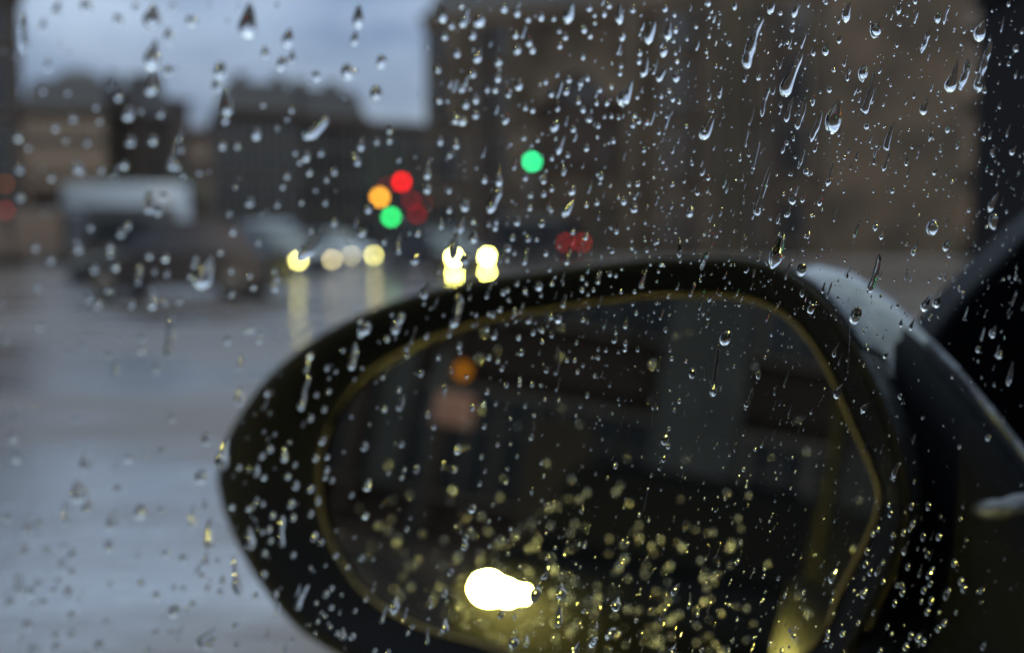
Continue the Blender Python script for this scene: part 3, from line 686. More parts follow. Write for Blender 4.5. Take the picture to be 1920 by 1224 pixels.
# ------------------------------------------------------------------ rain on the side window
# each drop: top x, top y, bottom x, bottom y, width  (photograph read in nine tiles at three times its size)
TILES = {
(0, 0): """130,80,140,300,55;340,0,310,90,50;480,0,490,80,62;870,20,850,170,100;980,20,970,60,45;760,20,770,60,50;880,210,850,400,92;860,400,840,540,62;950,150,950,260,50;250,100,235,185,45;1410,0,1390,215,110;1635,160,1610,270,70;1650,280,1640,360,50;1600,320,1575,400,60;1250,350,1230,450,70;1215,440,1215,520,55;660,80,670,150,55;1085,90,1070,150,60;1490,280,1495,310,50;1775,400,1785,460,55;950,370,950,430,60;270,350,270,380,45;740,600,710,680,62;735,795,70;860,790,70;1850,650,1710,780,82;1480,590,45;1445,720,1440,790,55;1250,820,58;1335,820,50;1020,840,50;970,890,975,960,62;1000,940,50;1030,990,45;410,665,60;430,920,440,950,62;105,775,60;160,830,45;110,950,60;240,510,50;380,520,50;665,545,60;540,600,50;905,640,55;795,625,40;560,680,50;310,720,55;370,790,50;490,800,55;700,930,60;570,955,50;290,1000,55;115,1110,64;920,1100,60;840,1060,835,1200,50;885,1190,60;1270,650,1265,700,45;1280,500,1275,650,60;1640,620,45;1615,670,45;1560,720,40;1660,860,45;1730,850,1720,890,50;1805,860,50;1685,910,45;1880,965,52;1740,970,50;1835,1010,40;1615,990,50;1590,1050,45;1410,1110,1400,1160,55;1560,1150,50;1695,1140,40;1830,1140,45;1120,970,50;1290,1200,50;1325,1050,40;1775,1070,40;390,300,40;1560,30,40;1180,30,40""",
(640, 0): """100,20,95,160,70;85,170,70,260,50;40,360,30,450,70;235,310,220,390,60;200,480,195,570,82;570,50,570,100,60;690,90,680,160,50;800,85,755,155,60;915,50,50;675,35,40;580,205,48;620,145,42;740,200,45;980,170,980,220,45;990,75,45;1050,200,1055,240,50;1050,90,1050,130,40;785,270,755,355,55;890,260,880,375,45;650,300,50;990,280,48;1075,280,44;740,415,48;880,440,44;545,390,42;550,565,45;660,470,690,520,55;755,560,45;700,590,48;655,600,640,700,45;755,645,48;680,680,55;820,500,38;865,505,42;935,480,940,550,38;1005,440,995,510,50;1035,600,36;1075,620,38;940,620,915,700,42;560,760,555,820,42;645,770,645,840,48;1010,785,1040,770,32;1105,785,32;610,870,38;75,880,90,910,52;125,760,110,850,48;200,795,50;270,735,50;270,790,50;325,900,38;1305,10,1265,135,66;1395,45,42;1125,95,42;1195,105,34;1225,175,34;1230,255,34;1260,205,38;1365,165,40;1410,190,1390,220,34;1425,130,30;1425,85,28;1480,80,32;1570,10,1560,140,48;1640,55,38;1590,180,1575,235,38;1770,110,1720,250,55;1850,110,1830,225,44;1880,170,34;1830,30,1815,70,34;1875,85,26;1825,260,1805,325,44;1870,230,26;1880,300,26;1725,310,1690,435,44;1830,380,1780,460,38;1890,380,1880,465,48;1890,345,28;1640,440,1570,595,80;1680,300,34;1675,345,32;1575,370,28;1568,410,32;1455,505,32;1520,488,28;1280,445,40;1385,440,34;1345,470,40;1265,515,42;1175,510,1180,530,40;1150,460,32;1360,320,32;1435,578,32;1500,560,1495,580,36;1330,530,1335,590,38;1360,615,38;1415,590,1390,690,38;1225,660,1185,745,50;1215,560,1215,630,32;1315,710,1295,745,38;1260,760,1215,870,42;1275,870,32;1185,890,32;1445,705,36;1440,770,25;1380,830,36;1530,790,32;1480,655,28;1520,652,28;1560,660,28;1650,650,34;1640,700,36;1675,680,32;1665,545,28;1800,540,28;1765,540,20;1845,510,28;1870,530,1865,560,32;1900,570,28;1830,655,28;1790,710,1785,760,28;1720,690,32;1760,810,20;1710,810,1700,860,30;1620,755,18;1810,910,24;1830,945,20;1760,995,20;1140,1010,40;1065,1095,40;1140,1090,36;1185,1060,32;1250,920,1250,990,32;1460,990,36;1440,980,22;1455,1025,28;1035,1000,38;605,1070,38;605,1180,40;480,1060,55;490,930,480,1010,48;895,930,880,1050,44;905,1050,830,1200,50;690,1120,700,1190,60;1310,1040,1290,1100,42;1315,1110,1250,1215,50;1380,1150,32;1438,1135,36;1060,1165,38;1180,1180,32;1560,1110,24;1590,1130,38;1675,1010,1665,1050,32;1645,1140,1650,1195,52;1650,1110,24;1620,1035,28;1865,1035,28;805,1010,40;150,1175,62;1500,10,1510,50,40""",
(1280, 0): """460,95,355,390,52;360,400,345,465,24;520,0,485,80,42;150,0,140,40,32;300,0,290,60,27;650,0,620,100,32;620,140,615,185,30;550,75,26;80,120,75,165,27;150,95,24;150,190,148,220,24;265,245,26;240,190,16;165,65,20;320,100,14;25,220,22;135,290,22;210,80,14;805,0,810,30,22;945,10,915,130,38;885,90,875,135,16;1225,0,1210,85,27;1265,90,16;1225,140,16;1310,10,22;1110,110,1070,215,52;1445,60,1430,135,38;1390,165,1340,300,30;1435,165,16;1600,160,1580,190,16;1700,110,1660,235,58;1845,0,1830,40,22;1810,90,1790,185,12;1880,250,1875,295,36;895,195,875,245,24;815,235,800,315,42;740,255,735,320,24;745,225,14;590,240,22;610,270,14;675,275,565,545,62;490,490,445,660,27;430,395,425,455,27;225,485,205,555,22;560,560,550,610,20;625,545,580,690,30;690,540,640,730,38;785,620,720,800,32;740,520,730,600,20;880,560,830,755,86;830,485,825,525,27;775,520,16;855,365,850,410,20;935,370,925,460,17;1035,370,1000,455,52;1080,400,1020,645,38;1210,230,1205,270,20;1190,310,16;960,545,955,570,16;1000,535,990,580,12;1550,330,1495,520,66;1610,330,1560,510,38;1740,225,1655,520,38;1660,370,1650,415,20;1700,470,1700,530,32;1835,360,22;1385,550,1345,645,48;1480,590,1475,630,22;1525,575,1515,615,22;1505,700,1485,750,27;1195,685,1145,850,33;1045,690,1030,730,27;1105,690,14;1300,800,1290,840,16;1090,820,17;1225,665,14;1400,720,1390,790,22;1560,780,1540,840,17;1410,780,16;1455,820,1450,860,17;1880,820,1845,870,32;1435,935,1410,985,24;1385,960,1375,1030,10;1275,870,1255,935,20;1170,850,1125,965,20;1085,870,1075,930,17;990,850,975,905,14;915,855,908,900,14;190,635,100,780,58;25,690,20,725,22;515,700,505,740,22;590,790,585,820,24;625,780,20;755,785,740,860,22;685,840,650,950,22;635,885,17;380,825,372,885,22;330,870,320,910,17;375,720,355,830,12;435,790,390,980,14;345,960,335,1020,16;55,920,22;130,940,105,990,27;160,970,140,1015,22;500,915,410,1215,42;605,965,600,990,18;710,950,685,980,30;725,975,16;845,910,810,1050,22;890,970,12;650,1050,610,1150,42;610,1160,585,1224,24;690,1095,670,1140,22;790,1100,765,1160,24;350,1070,345,1150,14;105,1030,80,1100,27;50,1160,40,1200,46;10,1020,22;5,1110,20;155,1090,16;455,1175,14;730,1190,725,1224,17;1185,1050,1175,1090,32;1075,1075,16;1305,1130,1300,1165,16;1780,1080,1720,1190,44;1620,1170,1605,1195,22;1720,920,1710,970,14;1780,920,16;1900,950,1890,980,17;1740,970,22;1695,780,24;1740,855,22;1380,1100,18;1500,1100,16;1170,1130,14;1470,1060,14""",
(0, 400): """430,160,440,200,55;200,190,55;285,260,58;510,80,50;720,70,52;680,110,66;620,190,58;620,230,50;530,310,66;650,300,60;930,250,60;840,240,52;940,340,50;870,440,850,540,60;500,480,60;550,510,60;740,510,52;600,430,50;630,440,42;790,280,770,400,50;1100,255,48;1090,290,48;1070,355,44;1190,240,1120,425,120;1300,320,45;1240,215,50;1425,415,48;1305,450,52;1405,350,42;1550,410,62;1545,325,44;1560,370,44;1790,110,1680,260,92;1750,95,44;1680,190,45;1455,160,48;1310,100,52;1880,50,60;930,500,50;1010,490,50;225,640,50;215,390,210,430,42;970,560,945,820,42;800,700,60;795,770,50;610,800,50;650,830,640,920,42;880,850,880,900,42;1280,715,52;1415,650,46;1460,715,46;1385,660,42;1360,780,1350,880,34;1360,960,1345,1080,52;1405,970,32;1740,780,1745,820,46;1740,830,1720,900,38;1740,910,1690,1110,38;1840,870,42;1890,890,38;1850,1000,42;1780,1020,38;1825,1100,42;1750,1150,48;1500,1010,46;100,1080,90,1180,48;430,1150,52;970,1150,50;465,740,50;190,790,42""",
(640, 400): """1255,0,38;140,90,95,130,48;35,160,44;240,160,44;330,110,320,230,38;430,110,38;385,110,32;445,220,400,285,50;500,370,460,480,48;740,45,34;870,50,38;865,80,38;830,60,30;750,90,740,170,52;565,20,560,90,38;1130,55,40;1100,145,28;1053,143,36;965,135,34;990,45,44;690,20,620,260,52;700,220,695,290,48;940,195,38;975,220,30;935,260,30;1150,225,34;1050,190,1025,290,30;1175,270,1172,330,30;1305,100,32;1290,190,1265,290,28;1395,90,1370,150,32;1545,50,1548,120,30;1615,80,22;1635,150,22;1635,195,24;1710,50,22;1710,150,20;1720,190,1718,220,22;1760,70,16;1785,120,1775,175,27;1845,85,16;1905,130,1898,250,30;1655,215,20;1505,190,20;1525,210,30;1465,240,20;1455,300,1445,400,30;1800,290,24;1720,300,1675,420,24;1650,440,24;1640,510,22;1660,560,24;1840,465,22;1510,340,30;1545,350,24;1575,440,22;1355,430,32;1380,395,24;1420,430,24;1390,455,22;1355,365,28;1185,395,32;1125,460,24;1110,410,52;1035,435,32;990,390,32;935,430,32;910,445,32;895,540,32;975,540,25;655,450,640,640,62;625,630,36;610,680,32;825,430,815,480,28;830,565,28;855,570,32;820,650,28;870,660,860,690,42;760,570,28;1270,450,1245,530,32;1070,550,1045,620,34;1235,575,1205,615,44;1180,580,30;1080,670,32;1130,660,28;1185,680,32;1000,680,995,715,32;1130,720,28;1015,780,32;1360,597,28;1385,610,22;1495,590,1475,650,22;1610,570,1600,650,30;1820,530,1790,600,18;1760,555,16;1845,570,16;1750,605,16;1715,665,16;1825,655,24;1545,670,24;1550,690,1530,730,30;1600,730,28;1595,765,28;1560,780,20;1675,740,1665,780,24;1325,725,24;1445,765,22;1490,768,24;1270,825,28;1315,825,24;1360,855,24;1330,890,24;1445,812,24;1428,912,24;905,870,32;880,825,32;830,810,32;665,745,34;670,780,28;545,810,34;480,690,38;365,760,44;370,800,38;300,640,350,560,60;340,560,295,680,52;260,705,44;285,570,34;160,620,100,680,70;110,680,48;105,605,48;80,720,50,880,48;10,770,38;235,920,34;450,900,34;245,1100,44;325,990,42;350,1010,320,1110,48;1220,740,1205,910,28;1155,880,32;1005,930,24;1003,960,28;930,965,28;1075,960,28;1125,965,22;820,1000,32;585,950,580,1010,32;740,1060,735,1110,32;800,1070,32;870,1070,24;490,1130,36;1035,1080,28;1085,1135,24;1083,1160,1085,1220,17;1145,1045,24;1225,1048,22;1385,1020,28;1347,1085,22;1320,1135,18;1528,1125,16;1560,1045,16;1565,1075,16;1685,990,14;1850,770,18;1860,800,1858,830,24;1800,810,1780,890,20;1785,1000,1755,1110,30;1780,1095,16;1755,1120,1748,1190,10;1875,1105,20;1905,970,12;1850,995,14;1845,1210,22;1670,1170,14;1455,1160,16;1435,1180,14;1633,1050,12;1905,1040,1900,1070,22;520,1200,32;805,1195,30""",
(1280, 400): """570,100,495,310,74;690,285,650,350,62;740,510,710,565,42;1000,530,950,620,82;700,390,665,470,27;805,385,785,450,16;180,60,165,200,12;150,210,105,320,30;75,385,40,470,20;125,90,120,130,17;25,150,22;45,0,28;400,0,390,35,14;550,0,530,60,18;590,0,575,20,20;495,30,18;620,85,12;715,85,700,145,16;678,205,18;340,185,335,215,20;358,110,357,150,14;290,100,16;440,200,420,270,18;410,310,398,360,12;380,300,350,335,18;235,265,235,290,14;265,390,16;440,385,10;485,380,12;575,410,12;930,330,925,370,20;1110,230,1045,450,40;1130,310,1110,370,16;1095,40,1080,100,24;1135,80,1115,150,20;995,40,970,130,20;965,125,16;1250,90,1235,170,12;1310,175,1295,240,27;1430,40,1390,115,82;1515,130,1470,210,38;1510,220,1495,250,27;1585,85,24;1755,0,1745,95,62;1265,310,1250,380,16;1270,260,14;1455,340,1445,370,27;1490,320,1475,380,17;1610,280,1590,340,18;1805,370,18;1875,360,25;1880,310,16;1650,180,14;1800,180,14;1400,450,1350,550,52;1455,440,1420,530,52;1235,590,1225,640,24;1305,590,1280,660,24;1340,570,1345,620,17;1390,590,22;1210,520,22;1665,765,34;1785,795,42;1755,650,1745,680,42;1700,640,1680,720,20;1860,830,1830,970,34;1755,962,24;1665,830,18;1520,918,20;270,660,220,740,62;205,740,160,1030,26;190,940,170,1030,36;55,870,55,930,42;125,895,125,940,16;255,785,16;20,830,18;500,685,16;435,870,425,935,34;400,980,355,1090,27;355,1095,18;465,810,16;480,770,12;290,860,14;560,740,10;595,750,10;380,740,10;350,780,10;865,745,850,810,24;860,870,10;925,825,16;890,980,870,1015,48;1035,1080,1020,1100,38;1045,765,16;1020,670,16;1165,785,1130,810,27;1145,660,12;1105,860,16;1010,1120,16;965,1055,14;1225,1030,28;945,630,930,900,10;800,985,12;600,880,570,980,12;735,1090,720,1130,14;895,1180,14;165,1110,10;130,1190,10;70,1050,8;640,545,630,570,14;780,235,9;320,510,22;155,560,140,600,20;125,530,115,580,18;175,450,145,500,16;215,455,14;240,485,14""",
(0, 816): """75,10,60;95,130,50;500,70,480,200,70;820,160,1,1,1;1165,20,62;910,90,42;725,130,42;1280,20,1245,200,62;1250,100,45;1140,190,1120,270,64;660,300,46;500,340,490,440,60;440,280,445,330,95;370,360,385,500,52;650,420,620,530,66;615,590,610,650,52;1100,380,1075,520,38;1155,350,1155,420,38;1190,460,1185,640,62;1165,640,1160,730,38;1225,705,32;1235,515,24;155,520,52;140,600,140,680,52;215,500,46;45,465,50;215,560,34;265,650,42;410,620,405,700,52;405,750,400,790,42;350,720,46;360,620,34;790,430,60;905,420,38;930,665,38;1030,690,46;1140,790,38;1320,680,1345,900,46;1255,780,1255,840,38;110,760,120,900,52;215,840,42;330,820,38;305,870,42;385,830,385,910,52;170,880,52;240,940,42;60,940,52;185,955,34;795,830,42;620,840,34;980,855,34;1030,860,34;1170,860,38;1240,880,34;1440,900,38;880,900,42;1085,950,38;980,990,60;1050,985,28;400,990,405,1040,42;405,1090,410,1140,42;310,1110,315,1130,42;320,1160,320,1224,52;185,1180,190,1224,52;150,1070,52;880,1110,38;960,1110,34;1000,1110,34;835,1170,840,1224,38;1240,1070,1110,1190,62;1190,1170,60;1335,1180,38;1325,1070,38;1510,1080,1495,1165,32;1615,1150,1610,1224,34;1650,1150,28;600,1045,38;560,1180,52;1450,160,1445,240,44;1600,60,1600,150,38;1520,75,44;1475,115,42;1345,180,38;1840,0,1800,50,36;1775,125,40;1840,120,34;1660,165,34;1840,190,34;1485,235,38;1620,230,38;1665,280,44;1750,300,44;1790,330,1790,390,38;1870,250,34;1830,235,32;1640,385,44;1400,410,38;1480,385,34;1305,400,38;1535,450,40;1590,450,1590,630,44;1650,460,40;1750,440,38;1515,525,38;1475,545,34;1400,510,1410,650,62;1770,570,44;1525,590,34;1490,660,38;1650,670,38;1810,600,34;1890,675,38;1485,780,44;1740,840,1670,985,40;1555,870,1545,920,38;1865,860,38;1835,890,38;1865,965,34;1830,1015,28;1790,1045,28;1860,1075,28;1900,1110,34;1780,940,28""",
(640, 816): """1240,830,1240,930,60;1230,950,1220,1080,42;1170,730,1135,810,30;1130,790,1110,850,24;1110,850,1080,940,60;1560,900,1540,990,52;1590,690,1570,740,30;1540,1080,1490,1150,52;1440,1130,1400,1190,46;1330,1180,1310,1224,50;970,1130,975,1200,56;1045,1120,1040,1190,32;1875,1190,1860,1224,50;1905,830,1860,900,42;1845,950,1790,1040,32;590,850,580,910,38;595,930,22;590,1010,590,1110,42;560,1110,28;500,905,500,980,22;490,1030,22;485,1080,480,1180,24;300,990,38;310,920,300,970,60;240,1000,230,1060,30;65,1110,60,1150,42;10,1080,10,1150,42;140,920,28;115,690,38;38,738,34;135,450,44;145,285,48;60,335,34;155,260,30;425,190,38;355,190,28;265,210,30;340,235,32;130,60,48;340,50,38;655,78,44;370,525,32;735,410,48;700,575,38;695,620,44;615,770,38;630,310,30;780,270,28;830,480,24;730,525,24;833,622,24;952,523,24;940,665,22;970,610,16;912,585,18;940,590,18;1005,735,24;1030,810,24;985,810,985,860,20;1020,865,20;1155,690,20;1205,630,20;1225,572,16;1245,570,12;1115,487,20;1180,522,14;1150,457,16;1255,525,14;1255,640,1260,690,14;1270,600,16;1320,720,18;1345,740,18;1335,800,16;1375,600,1370,620,30;1340,610,20;1345,425,18;1360,400,14;1400,490,1385,560,14;1590,408,14;1680,430,1675,460,22;1730,450,1730,490,17;1600,355,12;1690,350,10;1725,300,16;1745,225,20;1800,305,14;1745,230,1700,430,8;1545,170,28;1640,170,16;1432,215,18;1360,175,16;1815,130,30;1830,0,1820,30,46;1840,60,28;1810,130,1790,200,27;1915,180,14;1693,122,12;1470,20,16;1405,80,16;1070,318,22;1130,365,20;1165,385,16;1175,405,14;1140,215,1140,240,20;1125,155,22;1000,360,14;990,118,22;937,187,22;928,265,22;1070,10,32;880,50,28;790,120,28;640,190,34;810,200,22;1875,450,1870,490,10;1615,600,16;1610,570,12;1695,600,14;1675,560,12;1780,560,12;1815,635,12;1770,745,12;1720,685,12;1690,850,1675,900,16;1830,770,1825,790,12;1530,835,16;1500,920,14;1370,970,1360,1000,27;1410,910,16;1130,1050,1130,1070,20;1125,990,20;975,1020,28;975,1105,22;900,1010,38;905,970,20;1080,1105,16;880,1165,16;905,1130,16;1265,930,1262,960,16;1240,780,22;1320,845,10;1365,850,12;1385,835,10;1660,1040,24;1630,1130,1620,1170,14;1570,1110,16;1520,1200,14;1440,1040,1435,1100,20;1420,1160,30;1355,1080,16;1500,1130,22;500,965,20;375,1110,28;400,1075,30;190,1210,30;265,1215,30;80,985,28""",
(1280, 816): """15,240,12;120,265,14;125,355,16;195,50,10;180,70,10;300,40,295,95,16;265,110,16;400,80,420,75,18;380,100,375,120,16;475,0,440,70,12;620,125,14;555,45,16;770,100,12;345,190,22;320,220,305,280,14;360,285,16;365,260,12;530,240,16;635,205,16;610,297,16;637,330,12;865,258,16;1190,240,32;1305,260,20;1215,150,1185,240,28;240,355,18;200,345,10;295,385,10;370,385,366,405,10;205,410,180,430,10;90,490,14;158,475,10;210,460,10;8,535,12;35,600,32,620,12;28,655,10;280,490,12;430,460,445,485,12;490,483,16;415,515,10;495,540,10;858,480,18;720,615,10;752,672,14;780,735,16;330,597,20;275,650,14;215,600,185,690,12;200,700,205,740,14;310,710,28;135,675,130,705,16;195,790,16;240,765,12;345,770,14;403,765,14;460,752,16;457,790,22;540,803,22;465,878,16;452,925,22;577,895,24;685,880,26;688,925,18;640,853,14;275,810,12;135,827,12;45,880,35,980,22;95,970,85,1025,20;195,985,12;250,905,12;265,950,20;310,1015,308,1050,20;438,1092,18;405,1120,400,1150,16;495,1165,24;605,1100,22;625,1125,30;635,1080,18;690,1025,12;290,1130,280,1170,18;260,1210,24;115,1190,105,1220,22;560,1210,30;600,1190,18;820,1105,28;817,1140,32;900,1115,32;840,1180,24;840,928,24;850,1000,18;848,880,18;870,740,830,830,42;875,720,20;1020,895,38;1030,870,30;1020,805,22;1075,552,28;1100,525,28;1182,556,25;1245,548,32;1280,525,28;1040,655,32;1030,725,34;1130,712,28;1178,640,28;1280,590,1240,670,30;1385,650,1370,690,30;1120,720,1085,790,38;1070,730,1050,790,28;1350,720,1330,800,24;1400,740,1380,810,38;1270,740,32;1355,572,34;1443,572,36;1530,718,36;1410,755,32;1210,842,28;1235,842,28;1130,820,28;1360,870,36;1395,835,32;1485,895,40;1500,870,32;1400,930,36;1380,992,36;1345,935,28;1195,942,34;1240,885,34;1570,825,38;1585,865,36;1680,875,32;1475,1055,38;1440,1085,36;1540,995,28;1445,995,24;1075,997,28;990,1055,28;1155,1075,28;1285,1130,36;1330,1138,42;1360,1160,36;1260,1190,36;1115,1210,32;1180,1115,22;1695,1190,34;1565,468,24;1300,495,32;1385,400,38;1290,400,32;1170,440,32;1165,390,24;1720,12,34;1560,65,24"""}
def blur(px, py):                        # blur circle on the glass, in photograph pixels
    u = 1 - 3.3e-4 * (px - 1450) - .95e-4 * (py - 700); return 40 * abs(u - 1)
drops = []
for (ox, oy), txt in TILES.items():
    for t in txt.split(';'):
        v = [float(q) for q in t.split(',')]
        if len(v) == 3: v = [v[0], v[1], v[0], v[1], v[2]]
        if v[4] < 3: continue
        if v[0] == v[2] and v[1] == v[3] and ox + v[0] / 3 < 780 and oy < 700: v[4] *= .8
        x0, y0, x1, y1, wd = ox + v[0] / 3, oy + v[1] / 3, ox + v[2] / 3, oy + v[3] / 3, v[4] / 3
        cx, cy = (x0 + x1) / 2, (y0 + y1) / 2
        bl = blur(cx, cy)
        w2 = max(wd - (.30 if cx < 620 else .34) * bl, wd * .42, 2.4) * (1.34 if y1 - y0 > 2.0 * wd and cx > 780 else 1.3 if y1 - y0 > 2.2 * wd else 1.18 if wd < 26 else 1.05)
        drops.append([x0, y0, x1, y1, w2])
def on_glass(px, py): return on_plane(px, py, PN, PO)
E1 = -TH
def drop_mesh(b, x0, y0, x1, y1, wpx, rng, fine=True, k=None, plane=(PN, PO), wob=None, e=None):
    """one flattened dome of water lying on the plane: a round bead, or a long tapering run with a heavier foot"""
    n, o = plane
    A, B = on_plane(x0, y0, n, o), on_plane(x1, y1, n, o); mid = (A + B) / 2
    sc_px = (mid - EYE).length / F
    Wd = wpx * sc_px
    ax = B - A; L = ax.length
    if L < Wd * .5:
        down = -(Vector((0, 0, 1)) - n * n.z).normalized()
        ax = (down + n.cross(down) * rng.uniform(-.3, .3)).normalized() * Wd * rng.uniform(.0, .35) + down * 1e-5; A = mid - ax / 2; L = ax.length
    d = ax.normalized(); s = n.cross(d).normalized()
    Rr = Wd / 2; tot = max(L, Wd * 1.06) if L > Wd * .9 else L + Wd
    if L > Wd * .9: start = A
    else: start = mid - d * tot / 2
    asp = tot / Wd
    k = k if k else rng.uniform(.68, 1.0)
    nr, nc = (16 if asp > 2.2 else 10, 9) if fine else (6, 7)
    if asp > 5 and fine: nr = 24
    ph = rng.uniform(0, 50); amp = 0 if asp < 1.5 else rng.uniform(.12, .42) if asp > 2.3 else .12
    head = 1 - Rr * rng.uniform(1.1, 1.6) / tot if asp > 1.5 else .5
    taper = rng.uniform(.38, .75); base_w = rng.uniform(.30, .72) if asp > 2.6 else rng.uniform(.1, .35)
    curve = 0 if asp < 2 else rng.uniform(-.35, .35) * Rr * min(asp, 5) * .35
    rev = asp > 2 and rng.random() < .35
    rows = []; W_ = []
    for i in range(nr + 1):
        q = i / nr; q = .5 - .5 * math.cos(math.pi * q)
        if q > head: wv = math.sqrt(max(0, 1 - ((q - head) / (1 - head)) ** 2))
        elif asp > 1.5:
            z = q / head; wv = (base_w + (1 - base_w) * z ** (1 / (taper * 1.6))) * min(1, math.sqrt(max(0, 1 - (1 - min(1, z * (asp * .9))) ** 2)))
        else: wv = math.sqrt(max(0, 1 - ((head - q) / head) ** 2))
        if rev: wv = wv * (1.25 - .5 * q)
        wob_ = 1 + amp * noise.noise(Vector((q * asp * .9 + ph, 0, 0))) * 1.6
        hw_ = max(Rr * wv * wob_, Rr * .02)
        if asp < 1.6: hw_ *= 1 + .07 * math.sin(q * 5 + ph)
        sx = curve * math.sin(math.pi * q) + (amp * Rr * 1.1 * noise.noise(Vector((q * asp * .6 + ph, 7, 0))) if asp > 2 else 0)
        rows.append((start + d * (q * tot) + s * sx, hw_)); W_.append(hw_)
    eps = 6e-5; o0 = len(b.v); top = []
    for c, hw_ in rows:
        H = k * hw_ ** 1.7 / Rr ** .7
        for j in range(nc + 1):
            v = -math.cos(math.pi * j / nc)
            top.append(c + s * (hw_ * v) + n * (eps + H * (1 - v * v) ** .85))
    f = []
    for i in range(nr):
        for j in range(nc):
            a = i * (nc + 1) + j; f.append((a + nc + 1, a + nc + 2, a + 1, a))
    b.poly(top, f, True)
    bot = []
    for c, hw_ in rows: bot += [c - s * hw_ + n * eps, c + s * hw_ + n * eps]
    b.poly(bot, [(2*i + 1, 2*i + 3, 2*i + 2, 2*i) for i in range(nr)], False)
    # the two ends
    m = nc + 1
    b.poly(top[:m], [tuple(range(m))]); b.poly(top[-m:], [tuple(range(m - 1, -1, -1))])

rng = random.Random(11)
drops.sort(key=lambda v: -(v[4] * (math.hypot(v[2] - v[0], v[3] - v[1]) + v[4])))
def outside_housing(px, py):
    a = math.atan2(py - CY, px - CX); i = int((a + math.pi) / (2 * math.pi) * NP) % NP
    return math.hypot(px - CX, py - CY) > math.hypot(po[i][0] - CX, po[i][1] - CY)
def inside_glass(px, py, m=0):
    a = math.atan2(py - CY, px - CX); i = int((a + math.pi) / (2 * math.pi) * NP) % NP
    return math.hypot(px - CX, py - CY) < math.hypot(pi_[i][0] - CX, pi_[i][1] - CY) - m
def where(x, y):
    if inside_glass(x, y):
        if y > 1010 and 830 < x < 1080: return 'over the mirrored headlight glare'
        if x < 900: return 'over the mirrored orange lamp' if y < 880 else 'over the mirror glass, low left'
        if x < 1240: return 'over upper mid mirror glass' if y < 800 else 'over lower mid mirror glass'
        return 'over upper right mirror glass' if y < 850 else 'over lower right mirror glass'
    if not outside_housing(x, y):
        if x < 700: return 'over the black left rim of the mirror'
        if y < 620: return 'over the top rim of the mirror'
        if x > 1450: return 'over the right rim of the mirror'
        return 'over the bottom rim of the mirror'
    if y > 560 and x > 1400: return 'over the mirror arm' if y < 900 else 'over the black mirror foot'
    if x > 1810: return 'over the near-black building corner'
    if y < 235 and x < 770: return 'against the open sky'
    if x > 1530: return 'over the wide pale pilaster'
    if x > 1190: return 'over facade beyond the arch' if y < 240 else 'over facade above mirror'
    if x > 780: return 'over the arch of the facade' if y < 240 else 'near the high green light' if y < 430 else 'by the two blazing headlights'
    if y < 430: return 'over the skyline at far left' if x < 90 else 'over the white truck' if x < 340 else 'over the dark skyline blocks' if x < 660 else 'near the red and amber signals'
    if y < 610: return 'over the side-on dark car' if x < 480 else 'by the dim yellow headlights'
    return 'over the upper wet road' if y < 830 else 'over the lower wet road'
ORD = ['largest', 'second-largest', 'third-largest', 'fourth-largest']
IND = 290
def thirds(items, key, words_):
    q = sorted(items, key=key); n = len(q)
    return {id(v): words_[min(len(words_) - 1, r * len(words_) // n)] for r, v in enumerate(q)}
def label_all(items, place, noun, surface, grp):
    """items: [x, y, size, aspect, object]; every label says where among its neighbours the drop sits"""
    by = {}
    for it in items: by.setdefault(place(it[0], it[1]), []).append(it)
    for pl, its in by.items():
        hv = thirds(its, lambda v: v[1], ['highest', 'high', 'mid-height', 'low', 'lowest'] if len(its) > 9 else ['upper', 'mid-height', 'lower'])
        hh2 = thirds(its, lambda v: v[0], ['far left', 'left', 'centre', 'right', 'far right'] if len(its) > 9 else ['left', 'centre', 'right'])
        seen = {}
        for k, it in enumerate(its):
            a = it[3]
            shape = 'bead' if a < .9 else 'short drop' if a < 2 else 'slanting drop' if a < 4 else 'long run'
            if k < 4: it[4]['label'] = '%s %s%s, %s' % (ORD[k], shape, surface, pl); it[4]['group'] = grp
            else:
                lb = '%s %s%s, %s %s, %s' % ('small', shape, surface, hv[id(it)], hh2[id(it)], pl); seen.setdefault(lb, []).append(it)
        for lb, q in seen.items():
            if 2 <= len(q) <= 5:   # told apart by size
                q.sort(key=lambda v: -v[2])
                for r_, v in enumerate(q):
                    v[4]['label'] = lb.replace('small ', ['larger', 'smallest'][r_] + ' ' if len(q) == 2 else ['largest', 'second-largest', 'third-largest', 'fourth-largest'][r_] + ' ' if r_ < len(q) - 1 else 'smallest ', 1); v[4]['group'] = grp
            else:
                for v in q: v[4]['label'] = lb; v[4]['group'] = grp if len(q) == 1 else lb
        for it in its: it[4]['category'] = 'raindrop'
items = []
for i, v in enumerate(drops[:IND]):
    bb = MB(); asp = math.hypot(v[2] - v[0], v[3] - v[1]) / v[4]
    drop_mesh(bb, *v, rng)
    cx, cy = (v[0] + v[2]) / 2, (v[1] + v[3]) / 2
    c3 = on_glass(cx, cy); bb.v = [tuple(Vector(p) - c3) for p in bb.v]
    items.append([cx, cy, v[4], asp, bb.build('raindrop', M['water'], None, c3)])
label_all(items, where, 'raindrop', ' on window', 'large raindrops on the side window')
st = MB()
for v in drops[IND:]: drop_mesh(st, *v, rng, fine=v[4] > 5)
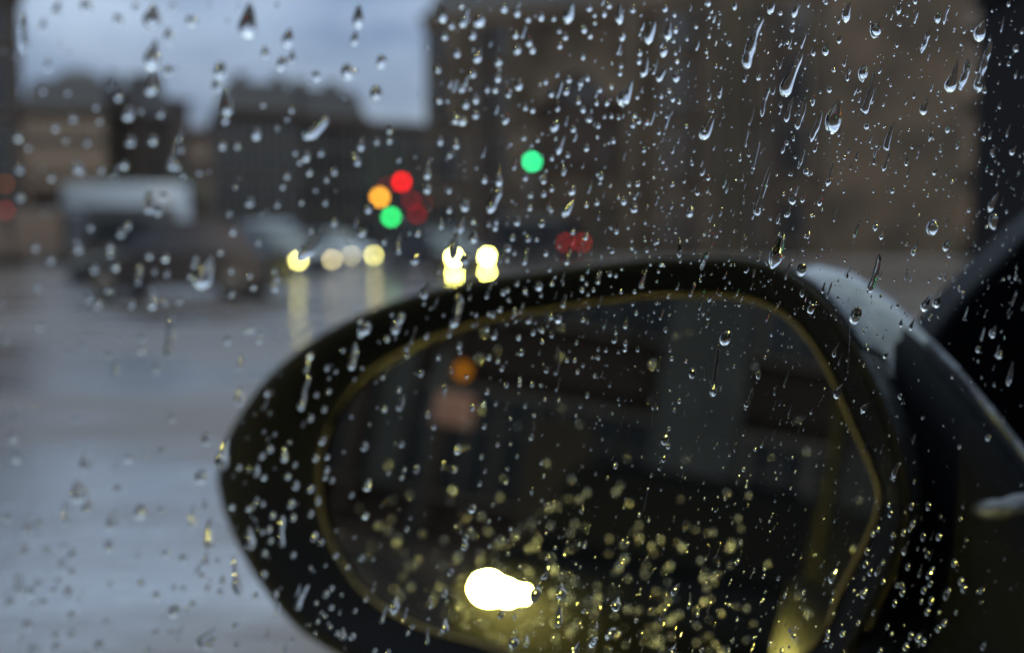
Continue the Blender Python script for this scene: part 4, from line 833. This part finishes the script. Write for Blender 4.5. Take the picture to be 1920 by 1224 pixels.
# the fine spray between them, thickest where the glass is sharp
def add_spray(n, x0, x1, y0, y1, smin, smax, pw=2.5, stretch=.25):
    for _ in range(n):
        x, y = rng.uniform(x0, x1), rng.uniform(y0, y1)
        s_ = smin + (smax - smin) * rng.random() ** pw
        ln = s_ * rng.uniform(1, 6) if rng.random() < stretch else 0
        drop_mesh(st, x, y, x - ln * .32, y + ln, s_, rng, fine=False)
add_spray(900, 1200, 1930, -10, 600, 1.6, 6.5, stretch=.4)
add_spray(260, 780, 1250, -10, 620, 2.5, 7, stretch=.4)
add_spray(40, 0, 780, -10, 480, 3, 8)
add_spray(40, 0, 600, 480, 1230, 3, 9)
add_spray(130, 420, 1000, 560, 1230, 3, 7)
add_spray(520, 1000, 1640, 560, 1230, 1.5, 5, stretch=.4)
add_spray(260, 1450, 1930, 500, 1230, 1.8, 5.5)
o = st.build('rain_spray', M['water']); tag(o, 'fine spray of tiny raindrops over the whole side window', 'rain spray', kind='stuff')

# ------------------------------------------------------------------ rain on the mirror glass, lit by the headlight behind
rng = random.Random(5)
mp_ = (MN, MO)
ml = []
for _ in range(5200):
    x, y = rng.uniform(600, 1660), rng.uniform(600, 1262)
    if not inside_glass(x, y, 14): continue
    dg_ = math.exp(-((x - 960) / 330) ** 2 - ((y - 1110) / 120) ** 2)
    dens = .05 + .95 * dg_ + .55 * max(0, min(1, (y - 900) / 280)) * (1 if x < 1380 else .2)
    if rng.random() > dens * .27: continue
    ml.append((x, y, rng.uniform(3, 7) if rng.random() < .85 else rng.uniform(7, 11)))
ml.sort(key=lambda q: -q[2])
kept = []
for q in ml:
    if all(math.hypot(q[0] - z[0], q[1] - z[1]) > (q[2] + z[2]) * .55 for z in kept): kept.append(q)
ms = MB()
def mwhere(x, y):
    return 'left of the headlight glare' if x < 860 else 'right of the headlight glare' if x > 1030 else 'above the headlight glare' if y < 1080 else 'below the headlight glare'
items = []
for i, (x, y, s_) in enumerate(kept):
    if i < 60:
        bb = MB(); drop_mesh(bb, x, y, x, y, s_, rng, plane=mp_, k=rng.uniform(.2, .35))
        c3 = on_plane(x, y, MN, MO); bb.v = [tuple(Vector(p) - c3) for p in bb.v]
        items.append([x, y, s_, .5, bb.build('mirror_raindrop', M['mwater'], None, c3)])
    else: drop_mesh(ms, x, y, x, y, s_, rng, fine=False, plane=mp_, k=rng.uniform(.2, .35))
label_all(items, mwhere, 'bead', ' on the mirror glass', 'larger beads on the mirror glass')
o = ms.build('mirror_spray', M['mwater']); tag(o, 'scatter of tiny lit raindrops on the mirror glass', 'rain spray', kind='stuff')
#print('drops', len(drops), 'mirror', len(kept))
